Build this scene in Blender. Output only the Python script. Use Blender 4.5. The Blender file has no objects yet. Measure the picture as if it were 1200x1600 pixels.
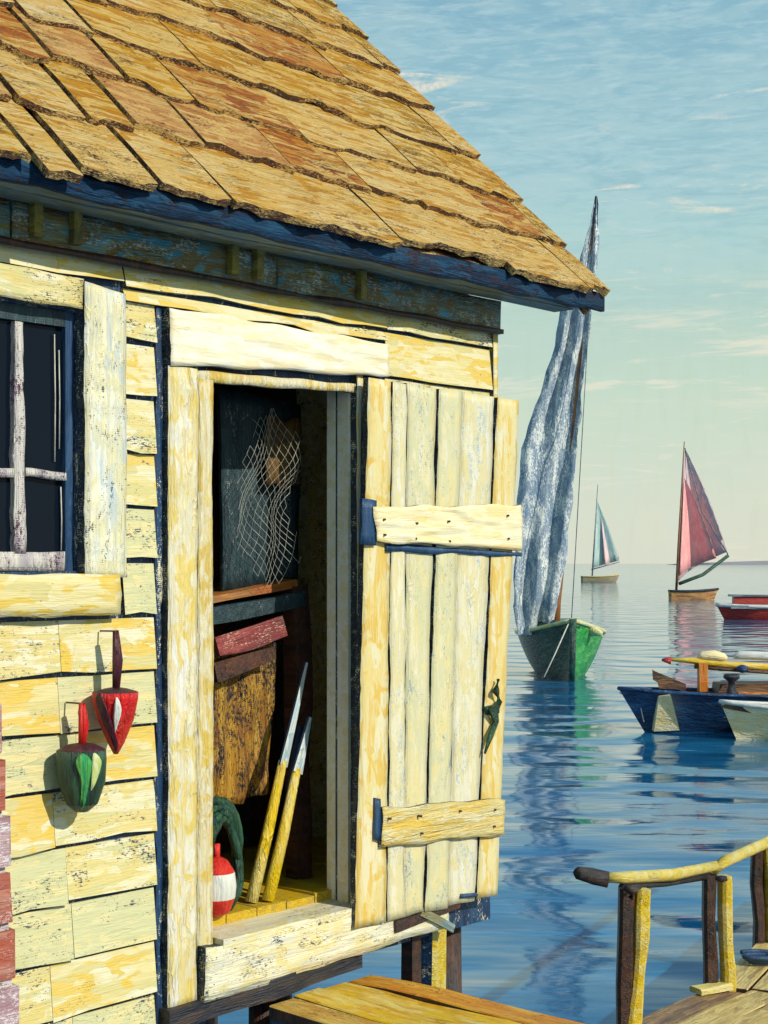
import bpy, bmesh, math, random
from mathutils import Vector, Matrix, noise
random.seed(7)
S = bpy.context.scene
C = S.collection
R = math.radians

# ------------------------------------------------------------------ camera, sky, sun, exposure
F = 2400.0; HZ = 880.0; CZ = 2.9            # focal length and horizon row in photo pixels, eye height over the water
cam = bpy.data.cameras.new('camera'); co = bpy.data.objects.new('camera', cam); C.objects.link(co)
co.location = (0, 0, CZ); co.rotation_euler = (R(90), 0, 0)
cam.sensor_fit = 'VERTICAL'; cam.sensor_height = 36; cam.lens = 36 * F / 1600
cam.shift_y = (HZ - 800) / 1600; cam.clip_end = 20000; cam.clip_start = 0.05
S.camera = co
S.view_settings.view_transform = 'Standard'; S.view_settings.look = 'None'
S.view_settings.exposure = 0.0; S.view_settings.gamma = 1
S.render.resolution_x = 768; S.render.resolution_y = 1024

SUN = Vector((0.82, -0.62, 0.66)).normalized()
sl = bpy.data.lights.new('sun', 'SUN'); sl.energy = 4.0; sl.angle = R(0.6); sl.color = (1.0, 0.94, 0.82)
so = bpy.data.objects.new('sun', sl); C.objects.link(so)
so.rotation_euler = SUN.to_track_quat('Z', 'Y').to_euler()

world = bpy.data.worlds.new('World'); S.world = world; world.use_nodes = True

class NT:
    """small helper round a node tree"""
    def __init__(s, t): s.t = t; t.nodes.clear()
    def n(s, typ, **k):
        nd = s.t.nodes.new(typ)
        for a, b in k.items():
            if a.startswith('i_'):
                key = a[2:].replace('_', ' ')
                nd.inputs[key].default_value = b
            else: setattr(nd, a, b)
        return nd
    def l(s, a, b): s.t.links.new(a, b)
    def math(s, op, a, b=None, c=None, clamp=False):
        nd = s.n('ShaderNodeMath', operation=op, use_clamp=clamp)
        for i, v in enumerate((a, b, c)):
            if v is None: continue
            if isinstance(v, (int, float)): nd.inputs[i].default_value = v
            else: s.l(v, nd.inputs[i])
        return nd.outputs[0]
    def mix(s, f, a, b, blend='MIX'):
        nd = s.n('ShaderNodeMix', data_type='RGBA', blend_type=blend)
        for sock, v in ((nd.inputs[0], f), (nd.inputs[6], a), (nd.inputs[7], b)):
            if isinstance(v, (int, float)): sock.default_value = v
            elif isinstance(v, (tuple, list)): sock.default_value = (*v[:3], 1)
            else: s.l(v, sock)
        return nd.outputs[2]
    def noise(s, vec, scale=1, detail=4, rough=0.6, dist=0.0):
        nd = s.n('ShaderNodeTexNoise')
        nd.inputs['Scale'].default_value = scale; nd.inputs['Detail'].default_value = detail
        nd.inputs['Roughness'].default_value = rough; nd.inputs['Distortion'].default_value = dist
        s.l(vec, nd.inputs['Vector']); return nd.outputs['Fac']
    def mapping(s, vec, scale=(1, 1, 1), rot=(0, 0, 0), loc=(0, 0, 0)):
        nd = s.n('ShaderNodeMapping'); s.l(vec, nd.inputs['Vector'])
        nd.inputs['Scale'].default_value = scale; nd.inputs['Rotation'].default_value = rot; nd.inputs['Location'].default_value = loc
        return nd.outputs[0]
    def ramp(s, f, stops, interp='LINEAR'):
        nd = s.n('ShaderNodeValToRGB'); cr = nd.color_ramp; cr.interpolation = interp
        while len(cr.elements) < len(stops): cr.elements.new(0.5)
        for e, (p, c) in zip(cr.elements, stops):
            e.position = p; e.color = (*c[:3], 1) if not isinstance(c, (int, float)) else (c, c, c, 1)
        s.l(f, nd.inputs[0]); return nd.outputs[0]

def lin(r, g, b):
    f = lambda c: (c / 255 / 12.92) if c <= 10 else ((c / 255 + 0.055) / 1.055) ** 2.4
    return (f(r), f(g), f(b))

# ---- sky
w = NT(world.node_tree)
tc = w.n('ShaderNodeTexCoord'); D = tc.outputs['Generated']
sep = w.n('ShaderNodeSeparateXYZ'); w.l(D, sep.inputs[0])
wob = w.noise(w.mapping(D, (5, 5, 14)), 1.0, 5, 0.65, 1.0)
z = w.math('ADD', sep.outputs[2], w.math('MULTIPLY', w.math('SUBTRACT', wob, 0.5), 0.10))
base = w.ramp(z, [(0.0, lin(226, 228, 210)), (0.045, lin(218, 226, 206)), (0.11, lin(204, 224, 202)), (0.16, lin(192, 218, 202)), (0.21, lin(176, 214, 212)),
                  (0.27, lin(162, 204, 212)), (0.34, lin(146, 192, 208)), (0.6, lin(98, 150, 186)), (1.0, lin(72, 124, 170))])
# loose brushed streaks of thin cloud: upright near the horizon, slanting higher up
st1 = w.noise(w.mapping(D, (120, 120, 13), (0, R(8), 0)), 1.0, 6, 0.7, 0.6)
st2 = w.noise(w.mapping(D, (13, 13, 75), (R(0), R(20), 0)), 1.0, 6, 0.72, 1.4)
st3 = w.noise(w.mapping(D, (11, 11, 80), (0, R(-20), 0)), 1.0, 5, 0.6, 2.0)
hi = w.math('MULTIPLY', w.math('SUBTRACT', sep.outputs[2], 0.12), 8.0, clamp=True)
m1 = w.math('MULTIPLY', w.math('SUBTRACT', 1.0, hi), w.math('MULTIPLY', w.math('SUBTRACT', st1, 0.46), 0.9))
m2 = w.math('MULTIPLY', hi, w.math('MULTIPLY', w.math('SUBTRACT', st2, 0.46), 1.5))
c1 = w.mix(w.math('MAXIMUM', w.math('ADD', m1, m2), 0.0, clamp=True), base, lin(206, 226, 222))
c1 = w.mix(w.math('MULTIPLY', w.math('MULTIPLY', w.math('SUBTRACT', 0.5, st2), 1.6), hi, clamp=True), c1, lin(104, 158, 186))
c1 = w.mix(w.math('MULTIPLY', w.math('MULTIPLY', w.math('SUBTRACT', 0.47, st1), 0.7), w.math('SUBTRACT', 1.0, hi), clamp=True), c1, lin(168, 200, 186))
# soft fine brush hairs over everything
hair = w.noise(w.mapping(D, (60, 60, 330), (0, R(14), 0)), 1.0, 3, 0.6)
c1 = w.mix(w.math('MULTIPLY', w.math('MULTIPLY', w.math('SUBTRACT', hair, 0.5), 2.5, clamp=True), hi), c1, lin(190, 220, 226))
# long chalky streaks slanting up to the right, low over the bay
sl_v = w.math('SUBTRACT', sep.outputs[2], w.math('MULTIPLY', sep.outputs[0], 0.32))
bandm = w.noise(w.mapping(D, (7, 7, 60), (0, R(-18), 0), (0.3, 0, 0.9)), 1.0, 5, 0.68, 0.5)
rg = w.math('MULTIPLY', w.math('MULTIPLY', w.math('SUBTRACT', sep.outputs[2], 0.085), 30.0, clamp=True), w.math('MULTIPLY', w.math('SUBTRACT', 0.175, sep.outputs[2]), 30.0, clamp=True))
c1 = w.mix(w.math('MULTIPLY', w.math('MULTIPLY', w.math('MULTIPLY', w.math('SUBTRACT', bandm, 0.53), 12.0, clamp=True), rg), 0.8), c1, lin(238, 234, 212))
# chalky cream cloud wisps
patch = w.noise(w.mapping(D, (6, 6, 22), (0, 0, 0), (1.7, 0.4, 2.6)), 1.0, 3, 0.5)
wis = w.math('MULTIPLY', w.math('MULTIPLY', w.math('SUBTRACT', st3, 0.55), 9.0, clamp=True),
             w.math('MULTIPLY', w.math('SUBTRACT', patch, 0.50), 9.0, clamp=True))
grain = w.noise(w.mapping(D, (420, 420, 420)), 1.0, 2, 0.5)
wis = w.math('MULTIPLY', wis, w.math('MULTIPLY', grain, 1.5, clamp=True))
c1 = w.mix(wis, c1, lin(236, 232, 212))
ns = w.n('ShaderNodeTexSky', sky_type='NISHITA', sun_disc=False)
ns.sun_elevation = math.asin(SUN.z); ns.sun_rotation = math.atan2(SUN.x, SUN.y)
bg = w.n('ShaderNodeBackground'); bg.inputs['Strength'].default_value = 0.1
brushed = w.n('ShaderNodeVectorMath', operation='SCALE'); w.l(c1, brushed.inputs[0]); brushed.inputs['Scale'].default_value = 10.0
w.l(w.mix(0.90, ns.outputs[0], brushed.outputs[0]), bg.inputs['Color'])
wo = w.n('ShaderNodeOutputWorld'); w.l(bg.outputs[0], wo.inputs[0])

# ------------------------------------------------------------------ materials
MATS = {}
def paint(name, c_main, c_alt, c_streak, speck=None, speck_amt=0.0, axis='X', rough=0.5, bump=1.0, streak_amt=0.5,
          fine=1.0, patch=None, patch_amt=0.0, gloss=0.5, scale=1.0, dabs=0.55, ridge=0.55, tone=0.92):
    """thickly brushed paint: blotches, long streaks down the brush axis, dry-brush specks and relief"""
    if name in MATS: return MATS[name]
    def deep(c):
        if c is None: return None
        l = 0.3 * c[0] + 0.6 * c[1] + 0.1 * c[2]
        return tuple(max(0.004, (l + (q - l) * 1.12) * tone) for q in c)
    c_main, c_alt, c_streak, speck, patch = [deep(c) for c in (c_main, c_alt, c_streak, speck, patch)]
    m = bpy.data.materials.new(name); m.use_nodes = True; t = NT(m.node_tree)
    tc = t.n('ShaderNodeTexCoord'); oi = t.n('ShaderNodeObjectInfo')
    off = t.n('ShaderNodeVectorMath', operation='SCALE'); t.l(oi.outputs['Random'], off.inputs['Scale']); off.inputs[0].default_value = (31, 57, 83)
    ad = t.n('ShaderNodeVectorMath', operation='ADD'); t.l(tc.outputs['Object'], ad.inputs[0]); t.l(off.outputs[0], ad.inputs[1])
    V = ad.outputs[0]
    def st(a, b): 
        sc = {'X': (a, b, b), 'Y': (b, a, b), 'Z': (b, b, a)}[axis]
        return t.mapping(V, tuple(q * scale for q in sc))
    blot = t.noise(st(4, 9), 1, 4, 0.6, 0.8)
    strk = t.noise(st(5, 75), 1, 5, 0.7, 0.5)
    fin = t.noise(st(16, 230), 1, 3, 0.6, 0.3)
    col = t.mix(t.math('MULTIPLY', t.math('SUBTRACT', blot, 0.42), 5.0, clamp=True), c_main, c_alt)
    vd = t.n('ShaderNodeVectorMath', operation='ADD'); nz = t.n('ShaderNodeTexNoise'); nz.inputs['Scale'].default_value = 1.0; t.l(st(9, 14), nz.inputs['Vector'])
    nzs = t.n('ShaderNodeVectorMath', operation='SCALE'); t.l(nz.outputs['Color'], nzs.inputs[0]); nzs.inputs['Scale'].default_value = 1.6
    t.l(st(7, 42), vd.inputs[0]); t.l(nzs.outputs[0], vd.inputs[1])
    vo = t.n('ShaderNodeTexVoronoi'); vo.inputs['Scale'].default_value = 1.0; t.l(vd.outputs[0], vo.inputs['Vector'])
    dab = t.n('ShaderNodeSeparateColor'); t.l(vo.outputs['Color'], dab.inputs[0])
    col = t.mix(t.math('MULTIPLY', t.math('GREATER_THAN', dab.outputs[0], 0.66), dabs), col, c_streak)
    col = t.mix(t.math('MULTIPLY', t.math('GREATER_THAN', dab.outputs[1], 0.70), dabs), col, c_alt)
    col = t.mix(t.math('MULTIPLY', t.math('GREATER_THAN', dab.outputs[2], 0.72), dabs), col, patch or c_main)
    if patch:
        pn = t.noise(st(7, 11), 1.0, 3, 0.55, 1.5)
        pn2 = t.math('ADD', pn, t.math('MULTIPLY', t.math('SUBTRACT', strk, 0.5), 0.5))
        col = t.mix(t.math('MULTIPLY', t.math('SUBTRACT', pn2, 0.62 - 0.25 * patch_amt), 12.0, clamp=True), col, patch)
    col = t.mix(t.math('MULTIPLY', t.math('MULTIPLY', t.math('SUBTRACT', strk, 0.50), 7.0, clamp=True), streak_amt), col, c_streak)
    col = t.mix(0.35, col, t.mix(fin, (0.25, 0.25, 0.25), (0.75, 0.75, 0.75)), 'OVERLAY')
    # canvas-like dry specks
    sep = t.n('ShaderNodeSeparateXYZ'); t.l(tc.outputs['Object'], sep.inputs[0])
    wv = [t.math('SINE', t.math('MULTIPLY', sep.outputs[i], 900.0 * scale)) for i in (0, 1, 2)]
    weave = t.math('MULTIPLY', t.math('ADD', wv[0], wv[1]), wv[2])
    if speck:
        cov = t.noise(st(5, 13), 1, 3, 0.6, 1.0)
        sp = t.noise(st(70, 150), 1, 2, 0.7)
        sp = t.math('ADD', sp, t.math('MULTIPLY', weave, 0.07))
        msk = t.math('MULTIPLY', t.math('SUBTRACT', t.math('ADD', t.math('MULTIPLY', cov, 0.6), t.math('MULTIPLY', sp, 0.6)), 0.70 - 0.18 * speck_amt), 14.0, clamp=True)
        col = t.mix(msk, col, speck)
    # relief
    h = t.math('ADD', t.math('MULTIPLY', strk, 0.9), t.math('MULTIPLY', fin, 0.35))
    h = t.math('ADD', h, t.math('MULTIPLY', blot, 0.8))
    h = t.math('ADD', h, t.math('MULTIPLY', weave, 0.018 * fine))
    h = t.math('ADD', h, t.math('MULTIPLY', dab.outputs[0], 0.22))
    rn_ = t.noise(st(6, 26), 1, 2, 0.5, 1.2)
    rdg = t.math('POWER', t.math('SUBTRACT', 1.0, t.math('ABSOLUTE', t.math('SUBTRACT', t.math('MULTIPLY', rn_, 2.0), 1.0))), 14.0)
    rmask = t.math('MULTIPLY', t.math('SUBTRACT', t.noise(st(3, 7), 1, 2, 0.5), 0.50), 6.0, clamp=True)
    h = t.math('ADD', h, t.math('MULTIPLY', t.math('MULTIPLY', rdg, rmask), ridge))
    h = t.math('ADD', h, t.math('MULTIPLY', t.noise(st(9, 150), 1, 2, 0.5), 0.5))
    bp = t.n('ShaderNodeBump'); bp.inputs['Strength'].default_value = min(1.0, 0.75 * bump); bp.inputs['Distance'].default_value = 0.009 / scale * bump
    t.l(h, bp.inputs['Height'])
    p = t.n('ShaderNodeBsdfPrincipled'); t.l(col, p.inputs['Base Color']); t.l(bp.outputs[0], p.inputs['Normal'])
    t.l(t.math('ADD', t.math('MULTIPLY', strk, 0.3), rough - 0.15), p.inputs['Roughness']); p.inputs['Specular IOR Level'].default_value = gloss
    o = t.n('ShaderNodeOutputMaterial'); t.l(p.outputs[0], o.inputs[0])
    MATS[name] = m; return m

CREAM = (0.84, 0.73, 0.38); PALE = (0.87, 0.81, 0.57); YEL = (0.82, 0.57, 0.12); WHITE = (0.84, 0.82, 0.72)
NAVY = (0.012, 0.03, 0.075); INK = (0.008, 0.012, 0.02); SAGE = (0.50, 0.52, 0.30); BLUEW = (0.45, 0.55, 0.6)

m_siding = [paint('siding_cream', CREAM, PALE, (0.66, 0.63, 0.32), NAVY, 0.12, 'X', tone=0.84, dabs=0.8, bump=0.7, patch=(0.78, 0.64, 0.26), patch_amt=0.4),
            paint('siding_sage', (0.78, 0.73, 0.43), CREAM, (0.62, 0.62, 0.34), NAVY, 0.0, 'X', tone=0.84, dabs=0.8, bump=0.7, patch=(0.70, 0.68, 0.40), patch_amt=0.6),
            paint('siding_pale', PALE, CREAM, (0.70, 0.62, 0.28), NAVY, -0.3, 'X', tone=0.84, dabs=0.8, bump=0.7, patch=YEL, patch_amt=0.2)]
m_tar_and_shade = paint('tar_and_gap_shade', NAVY, (0.015, 0.05, 0.12), (0.03, 0.09, 0.18), PALE, 0.06, 'Z', rough=0.4)
m_casing = paint('casing_paint', (0.90, 0.87, 0.76), PALE, (0.90, 0.76, 0.40), None, 0, 'Z', rough=0.45, bump=1.25, patch=(0.84, 0.66, 0.22), patch_amt=0.45, streak_amt=0.7)
m_casing_y = paint('casing_yellowed', (0.84, 0.72, 0.36), (0.80, 0.60, 0.18), (0.66, 0.42, 0.06), None, 0, 'Z', rough=0.45, bump=1.3, patch=(0.86, 0.80, 0.58), patch_amt=0.6, streak_amt=0.6)
m_head = paint('header_paint', (0.92, 0.89, 0.78), (0.88, 0.82, 0.62), (0.84, 0.70, 0.38), None, 0, 'X', rough=0.5, bump=0.6, streak_amt=0.6, gloss=0.2)
m_wincase = paint('window_paint', (0.82, 0.83, 0.74), PALE, BLUEW, NAVY, 0.05, 'Z', patch=(0.80, 0.74, 0.46), patch_amt=0.5, bump=0.9)
m_sash = paint('sash_paint', (0.80, 0.76, 0.70), (0.74, 0.70, 0.62), (0.35, 0.30, 0.38), (0.10, 0.03, 0.07), 0.25, 'Z', bump=1.4)
m_door = [paint('door_yellow', (0.84, 0.68, 0.30), CREAM, PALE, None, 0, 'Z', tone=0.84, dabs=0.8, bump=0.8, patch=(0.80, 0.55, 0.14), patch_amt=0.3),
          paint('door_cream', (0.86, 0.80, 0.58), CREAM, (0.76, 0.72, 0.48), (0.25, 0.34, 0.42), 0.0, 'Z', tone=0.84, dabs=0.8, bump=0.8, patch=(0.72, 0.70, 0.44), patch_amt=0.4),
          paint('door_pale', (0.88, 0.83, 0.66), PALE, (0.76, 0.73, 0.50), BLUEW, 0.15, 'Z', tone=0.84, dabs=0.8, bump=0.8, patch=(0.82, 0.72, 0.40), patch_amt=0.35)]
m_ledge = paint('ledge_paint', (0.86, 0.80, 0.58), PALE, (0.80, 0.62, 0.22), None, 0, 'X', bump=0.7, rough=0.5, gloss=0.2, patch=(0.86, 0.74, 0.48), patch_amt=0.25)
m_ledge_y = paint('ledge_yellow', (0.82, 0.70, 0.34), (0.82, 0.58, 0.14), PALE, None, 0, 'X', bump=1.6, rough=0.45)
m_sill = paint('sill_paint', (0.86, 0.82, 0.64), PALE, (0.62, 0.62, 0.54), NAVY, 0.0, 'X', bump=0.9, patch=(0.80, 0.70, 0.36), patch_amt=0.35)
m_fascia = paint('fascia_navy', (0.012, 0.045, 0.10), (0.010, 0.022, 0.045), (0.03, 0.10, 0.18), (0.05, 0.018, 0.01), 0.3, 'X', rough=0.5, bump=1.4, gloss=0.15)
m_frieze = paint('frieze_teal', (0.05, 0.28, 0.40), (0.34, 0.28, 0.07), (0.12, 0.42, 0.54), (0.55, 0.65, 0.6), 0.2, 'X', rough=0.4, bump=1.3, patch=(0.22, 0.15, 0.04), patch_amt=0.7)
m_rafter = paint('rafter_olive', (0.32, 0.26, 0.06), (0.16, 0.13, 0.05), (0.45, 0.38, 0.12), None, 0, 'Y', bump=1.3)
m_soffit = paint('soffit_boards', (0.14, 0.24, 0.28), (0.26, 0.22, 0.09), (0.36, 0.44, 0.40), None, 0, 'X', bump=1.2)
def shing(n, a, b, c, d, sa=0.1):
    a, b, c = [(q[0], q[1] * 0.90, q[2] * 0.8) for q in (a, b, c)]
    return paint(n, a, b, c, d, sa, 'X', rough=0.55, bump=1.7, patch=(0.94, 0.66, 0.26), patch_amt=0.15, streak_amt=0.8, tone=0.66, dabs=0.85, gloss=0.12)
m_sh = [shing('shingle_tan', (0.74, 0.44, 0.19), (0.62, 0.32, 0.12), (0.86, 0.58, 0.28), (0.13, 0.04, 0.02)),
        shing('shingle_gold', (0.78, 0.46, 0.08), (0.62, 0.30, 0.03), (0.92, 0.70, 0.28), (0.16, 0.07, 0.02)),
        shing('shingle_rust', (0.66, 0.31, 0.09), (0.76, 0.44, 0.13), (0.44, 0.15, 0.05), (0.10, 0.03, 0.02)),
        shing('shingle_ochre', (0.76, 0.48, 0.08), (0.52, 0.28, 0.03), (0.98, 0.82, 0.42), (0.10, 0.06, 0.02), 0.2),
        shing('shingle_straw', (0.92, 0.66, 0.24), (1.0, 0.84, 0.46), (0.70, 0.38, 0.08), (0.12, 0.05, 0.02)),
        shing('shingle_highlight', (0.98, 0.80, 0.44), (0.90, 0.58, 0.16), (1.0, 0.90, 0.62), (0.12, 0.05, 0.02))]  # palest kind: long cream roof highlights put into the colour
m_butt = paint('shade_line_brown', (0.08, 0.030, 0.020), (0.03, 0.02, 0.02), (0.24, 0.11, 0.04), (0.65, 0.45, 0.18), 0.6, 'X', rough=0.6)  # dark butt faces put shade lines between courses into the colour
m_edge = paint('board_edge', (0.02, 0.035, 0.06), (0.012, 0.02, 0.03), (0.10, 0.12, 0.10), PALE, 0.1, 'X', rough=0.6)  # dark edges put shade lines along the boards into the colour
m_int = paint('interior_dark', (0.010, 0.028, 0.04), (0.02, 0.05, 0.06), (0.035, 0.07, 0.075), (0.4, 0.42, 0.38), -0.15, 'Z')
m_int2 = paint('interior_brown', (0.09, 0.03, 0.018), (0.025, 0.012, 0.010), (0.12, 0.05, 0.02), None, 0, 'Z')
m_floor = paint('floor_yellow', (0.74, 0.52, 0.07), (0.66, 0.42, 0.05), (0.50, 0.36, 0.10), None, 0, 'X', bump=1.2)
m_glass = bpy.data.materials.new('window_glass'); m_glass.use_nodes = True
gp = m_glass.node_tree.nodes['Principled BSDF']; gp.inputs['Base Color'].default_value = (0.004, 0.008, 0.016, 1); gp.inputs['Roughness'].default_value = 0.12; gp.inputs['Specular IOR Level'].default_value = 0.12
m_orange = [paint('deck_orange', (0.62, 0.23, 0.015), (0.70, 0.31, 0.02), (0.80, 0.52, 0.12), (0.16, 0.06, 0.01), 0.05, 'X', bump=1.3),
            paint('deck_gold', (0.84, 0.56, 0.07), (0.88, 0.72, 0.28), (0.64, 0.28, 0.03), None, 0.0, 'X', bump=1.4),
            paint('deck_cream', (0.80, 0.60, 0.20), (0.60, 0.34, 0.08), (0.40, 0.16, 0.04), (0.08, 0.04, 0.02), 0.15, 'X', bump=1.4)]
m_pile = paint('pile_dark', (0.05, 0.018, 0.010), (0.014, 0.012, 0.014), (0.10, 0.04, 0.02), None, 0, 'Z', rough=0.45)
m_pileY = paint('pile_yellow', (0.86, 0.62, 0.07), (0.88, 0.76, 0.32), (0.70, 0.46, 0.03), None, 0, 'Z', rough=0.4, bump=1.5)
m_rail = paint('rail_yellow', (0.88, 0.70, 0.16), (0.88, 0.78, 0.40), (0.66, 0.50, 0.10), None, 0, 'X', rough=0.4, bump=1.5)
m_railD = paint('rail_tar_sill_shade', INK, (0.02, 0.02, 0.03), (0.08, 0.05, 0.03), None, 0, 'X')
m_pier = [paint('pier_brown', (0.26, 0.15, 0.09), (0.42, 0.27, 0.12), (0.09, 0.05, 0.035), None, 0, 'X', bump=1.3),
          paint('pier_straw', (0.82, 0.64, 0.28), (0.66, 0.48, 0.18), (0.26, 0.17, 0.08), None, 0, 'X', bump=1.3)]
m_red = paint('red_paint', (0.72, 0.02, 0.025), (0.80, 0.07, 0.05), (0.45, 0.01, 0.02), None, 0, 'Z', rough=0.35, bump=1.4)
m_maroon = paint('maroon_paint', (0.05, 0.008, 0.02), (0.09, 0.01, 0.02), (0.02, 0.01, 0.02), None, 0, 'Z', rough=0.4)
m_green = paint('green_paint', (0.03, 0.38, 0.12), (0.05, 0.33, 0.12), (0.20, 0.46, 0.10), None, 0, 'Z', rough=0.35, bump=1.4)
m_dgreen = paint('bottle_green', (0.02, 0.075, 0.045), (0.012, 0.035, 0.025), (0.05, 0.15, 0.08), None, 0, 'Z', rough=0.35, bump=1.4)
m_lime = paint('lime_paint', (0.62, 0.66, 0.26), (0.45, 0.60, 0.20), (0.76, 0.76, 0.50), None, 0, 'Z', rough=0.4)
m_white = paint('white_paint', (0.84, 0.84, 0.78), (0.78, 0.78, 0.68), (0.6, 0.66, 0.62), None, 0, 'Z', rough=0.4)
m_cord = paint('cord_fibre', (0.70, 0.68, 0.58), (0.6, 0.6, 0.5), (0.4, 0.42, 0.4), None, 0, 'Z', rough=0.8)
m_ochre = paint('ochre_canvas', (0.50, 0.27, 0.05), (0.26, 0.11, 0.03), (0.66, 0.42, 0.10), INK, 0.6, 'Z', bump=1.5)
m_rust = paint('rust_cloth', (0.20, 0.03, 0.03), (0.12, 0.03, 0.03), (0.36, 0.08, 0.07), (0.6, 0.4, 0.3), 0.0, 'X')
m_obrown = paint('orange_brown', (0.42, 0.13, 0.03), (0.22, 0.10, 0.05), (0.55, 0.28, 0.08), None, 0, 'X')
m_iron_and_shade = paint('iron_and_gap_shade', (0.015, 0.05, 0.12), (0.02, 0.07, 0.15), (0.05, 0.1, 0.2), None, 0, 'Z', rough=0.35)
# boats: features a good deal bigger
def bpaint(n, a, b, c, **k): 
    k.setdefault('scale', 0.22); k.setdefault('bump', 1.0)
    return paint(n, a, b, c, k.pop('speck', None), k.pop('speck_amt', 0), k.pop('axis', 'X'), **k)
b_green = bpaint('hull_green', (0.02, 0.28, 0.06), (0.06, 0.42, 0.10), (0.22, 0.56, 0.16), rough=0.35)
b_dgreen = bpaint('bottle_and_shade_green', (0.012, 0.05, 0.035), (0.01, 0.025, 0.022), (0.05, 0.16, 0.10), rough=0.3)
b_lime = bpaint('gunwale_cream', (0.74, 0.64, 0.20), (0.75, 0.74, 0.50), (0.35, 0.50, 0.30), rough=0.4)
b_navy = bpaint('hull_navy', (0.012, 0.05, 0.15), (0.010, 0.022, 0.05), (0.02, 0.10, 0.26), rough=0.3)
b_cream = bpaint('dinghy_cream', (0.96, 0.80, 0.48), (0.92, 0.70, 0.34), (0.96, 0.88, 0.66), gloss=0.2, rough=0.5)
b_brown = bpaint('boat_brown', (0.12, 0.05, 0.025), (0.05, 0.03, 0.02), (0.22, 0.12, 0.05), rough=0.5)
b_orange = bpaint('boat_orange', (0.50, 0.16, 0.03), (0.42, 0.12, 0.03), (0.70, 0.44, 0.15), rough=0.4)
b_yellow = bpaint('boat_yellow', (0.74, 0.52, 0.08), (0.66, 0.42, 0.05), (0.80, 0.68, 0.28), rough=0.4)
b_red = bpaint('hull_red', (0.36, 0.03, 0.025), (0.45, 0.06, 0.04), (0.22, 0.02, 0.02), rough=0.4)
b_white = bpaint('boat_white', (0.82, 0.80, 0.72), (0.72, 0.72, 0.68), (0.5, 0.55, 0.6), rough=0.4)
b_grey = bpaint('boat_grey', (0.12, 0.15, 0.19), (0.30, 0.34, 0.36), (0.06, 0.08, 0.12), rough=0.4)
b_mast = bpaint('mast_brown', (0.30, 0.12, 0.05), (0.12, 0.06, 0.04), (0.34, 0.16, 0.05), axis='Z')
b_iron = bpaint('boat_iron', INK, (0.02, 0.03, 0.05), (0.03, 0.04, 0.06), axis='Z')
s_grey = bpaint('sail_grey', (0.28, 0.35, 0.42), (0.16, 0.24, 0.34), (0.46, 0.52, 0.55), gloss=0.1, axis='Z', patch=(0.16, 0.24, 0.33), patch_amt=0.3, speck=(0.84, 0.86, 0.80), speck_amt=0.5, rough=0.8, streak_amt=0.6)
s_pink = bpaint('sail_pink', (1.0, 0.46, 0.44), (1.0, 0.58, 0.54), (0.96, 0.34, 0.36), axis='Z', rough=0.8, scale=0.1)
s_mauve = bpaint('sail_mauve', (0.86, 0.66, 0.66), (0.92, 0.60, 0.56), (0.40, 0.46, 0.58), axis='Z', rough=0.8, scale=0.1)
s_teal = bpaint('sail_teal', (0.46, 0.62, 0.58), (0.34, 0.50, 0.50), (0.66, 0.76, 0.66), axis='Z', rough=0.8, scale=0.08)
m_brick = [paint('brick_pink', (0.48, 0.22, 0.19), (0.42, 0.20, 0.19), (0.60, 0.42, 0.40), (0.72, 0.66, 0.64), 0.25, 'X', rough=0.85, gloss=0.2),
           paint('brick_red', (0.42, 0.12, 0.08), (0.36, 0.12, 0.09), (0.52, 0.28, 0.22), (0.62, 0.5, 0.46), 0.05, 'X', rough=0.85, gloss=0.2),
           paint('brick_mauve', (0.45, 0.28, 0.30), (0.55, 0.40, 0.40), (0.34, 0.2, 0.22), (0.75, 0.70, 0.70), 0.4, 'X', rough=0.85, gloss=0.2)]
m_mortar = paint('mortar', (0.62, 0.56, 0.55), (0.50, 0.44, 0.44), (0.70, 0.66, 0.66), (0.1, 0.08, 0.08), 0.1, 'X', rough=0.9, gloss=0.2)

# ------------------------------------------------------------------ object helpers
def tag(o, label=None, cat=None, group=None, kind=None):
    if label: o['label'] = label
    if cat: o['category'] = cat
    if group: o['group'] = group
    if kind: o['kind'] = kind
    return o
def thing(name, label, cat, loc=(0, 0, 0), rz=0, group=None):
    o = bpy.data.objects.new(name, None); C.objects.link(o); o.location = loc; o.rotation_euler = (0, 0, rz)
    return tag(o, label, cat, group)
def mesh_obj(name, verts, faces, mats, parent=None, fm=None, smooth=False, matrix=None):
    me = bpy.data.meshes.new(name); me.from_pydata([tuple(v) for v in verts], [], faces)
    for m in (mats if isinstance(mats, (list, tuple)) else [mats]): me.materials.append(m)
    if fm:
        for p, i in zip(me.polygons, fm): p.material_index = i
    bm = bmesh.new(); bm.from_mesh(me); bmesh.ops.recalc_face_normals(bm, faces=bm.faces); bm.to_mesh(me); bm.free()
    if smooth:
        for p in me.polygons: p.use_smooth = True
    o = bpy.data.objects.new(name, me); C.objects.link(o)
    if matrix is not None: o.matrix_local = matrix
    o.parent = parent
    return o

def wob(x, seed, f=1.0): return noise.noise(Vector((x * f, seed * 7.31, seed * 1.7)))

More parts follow.
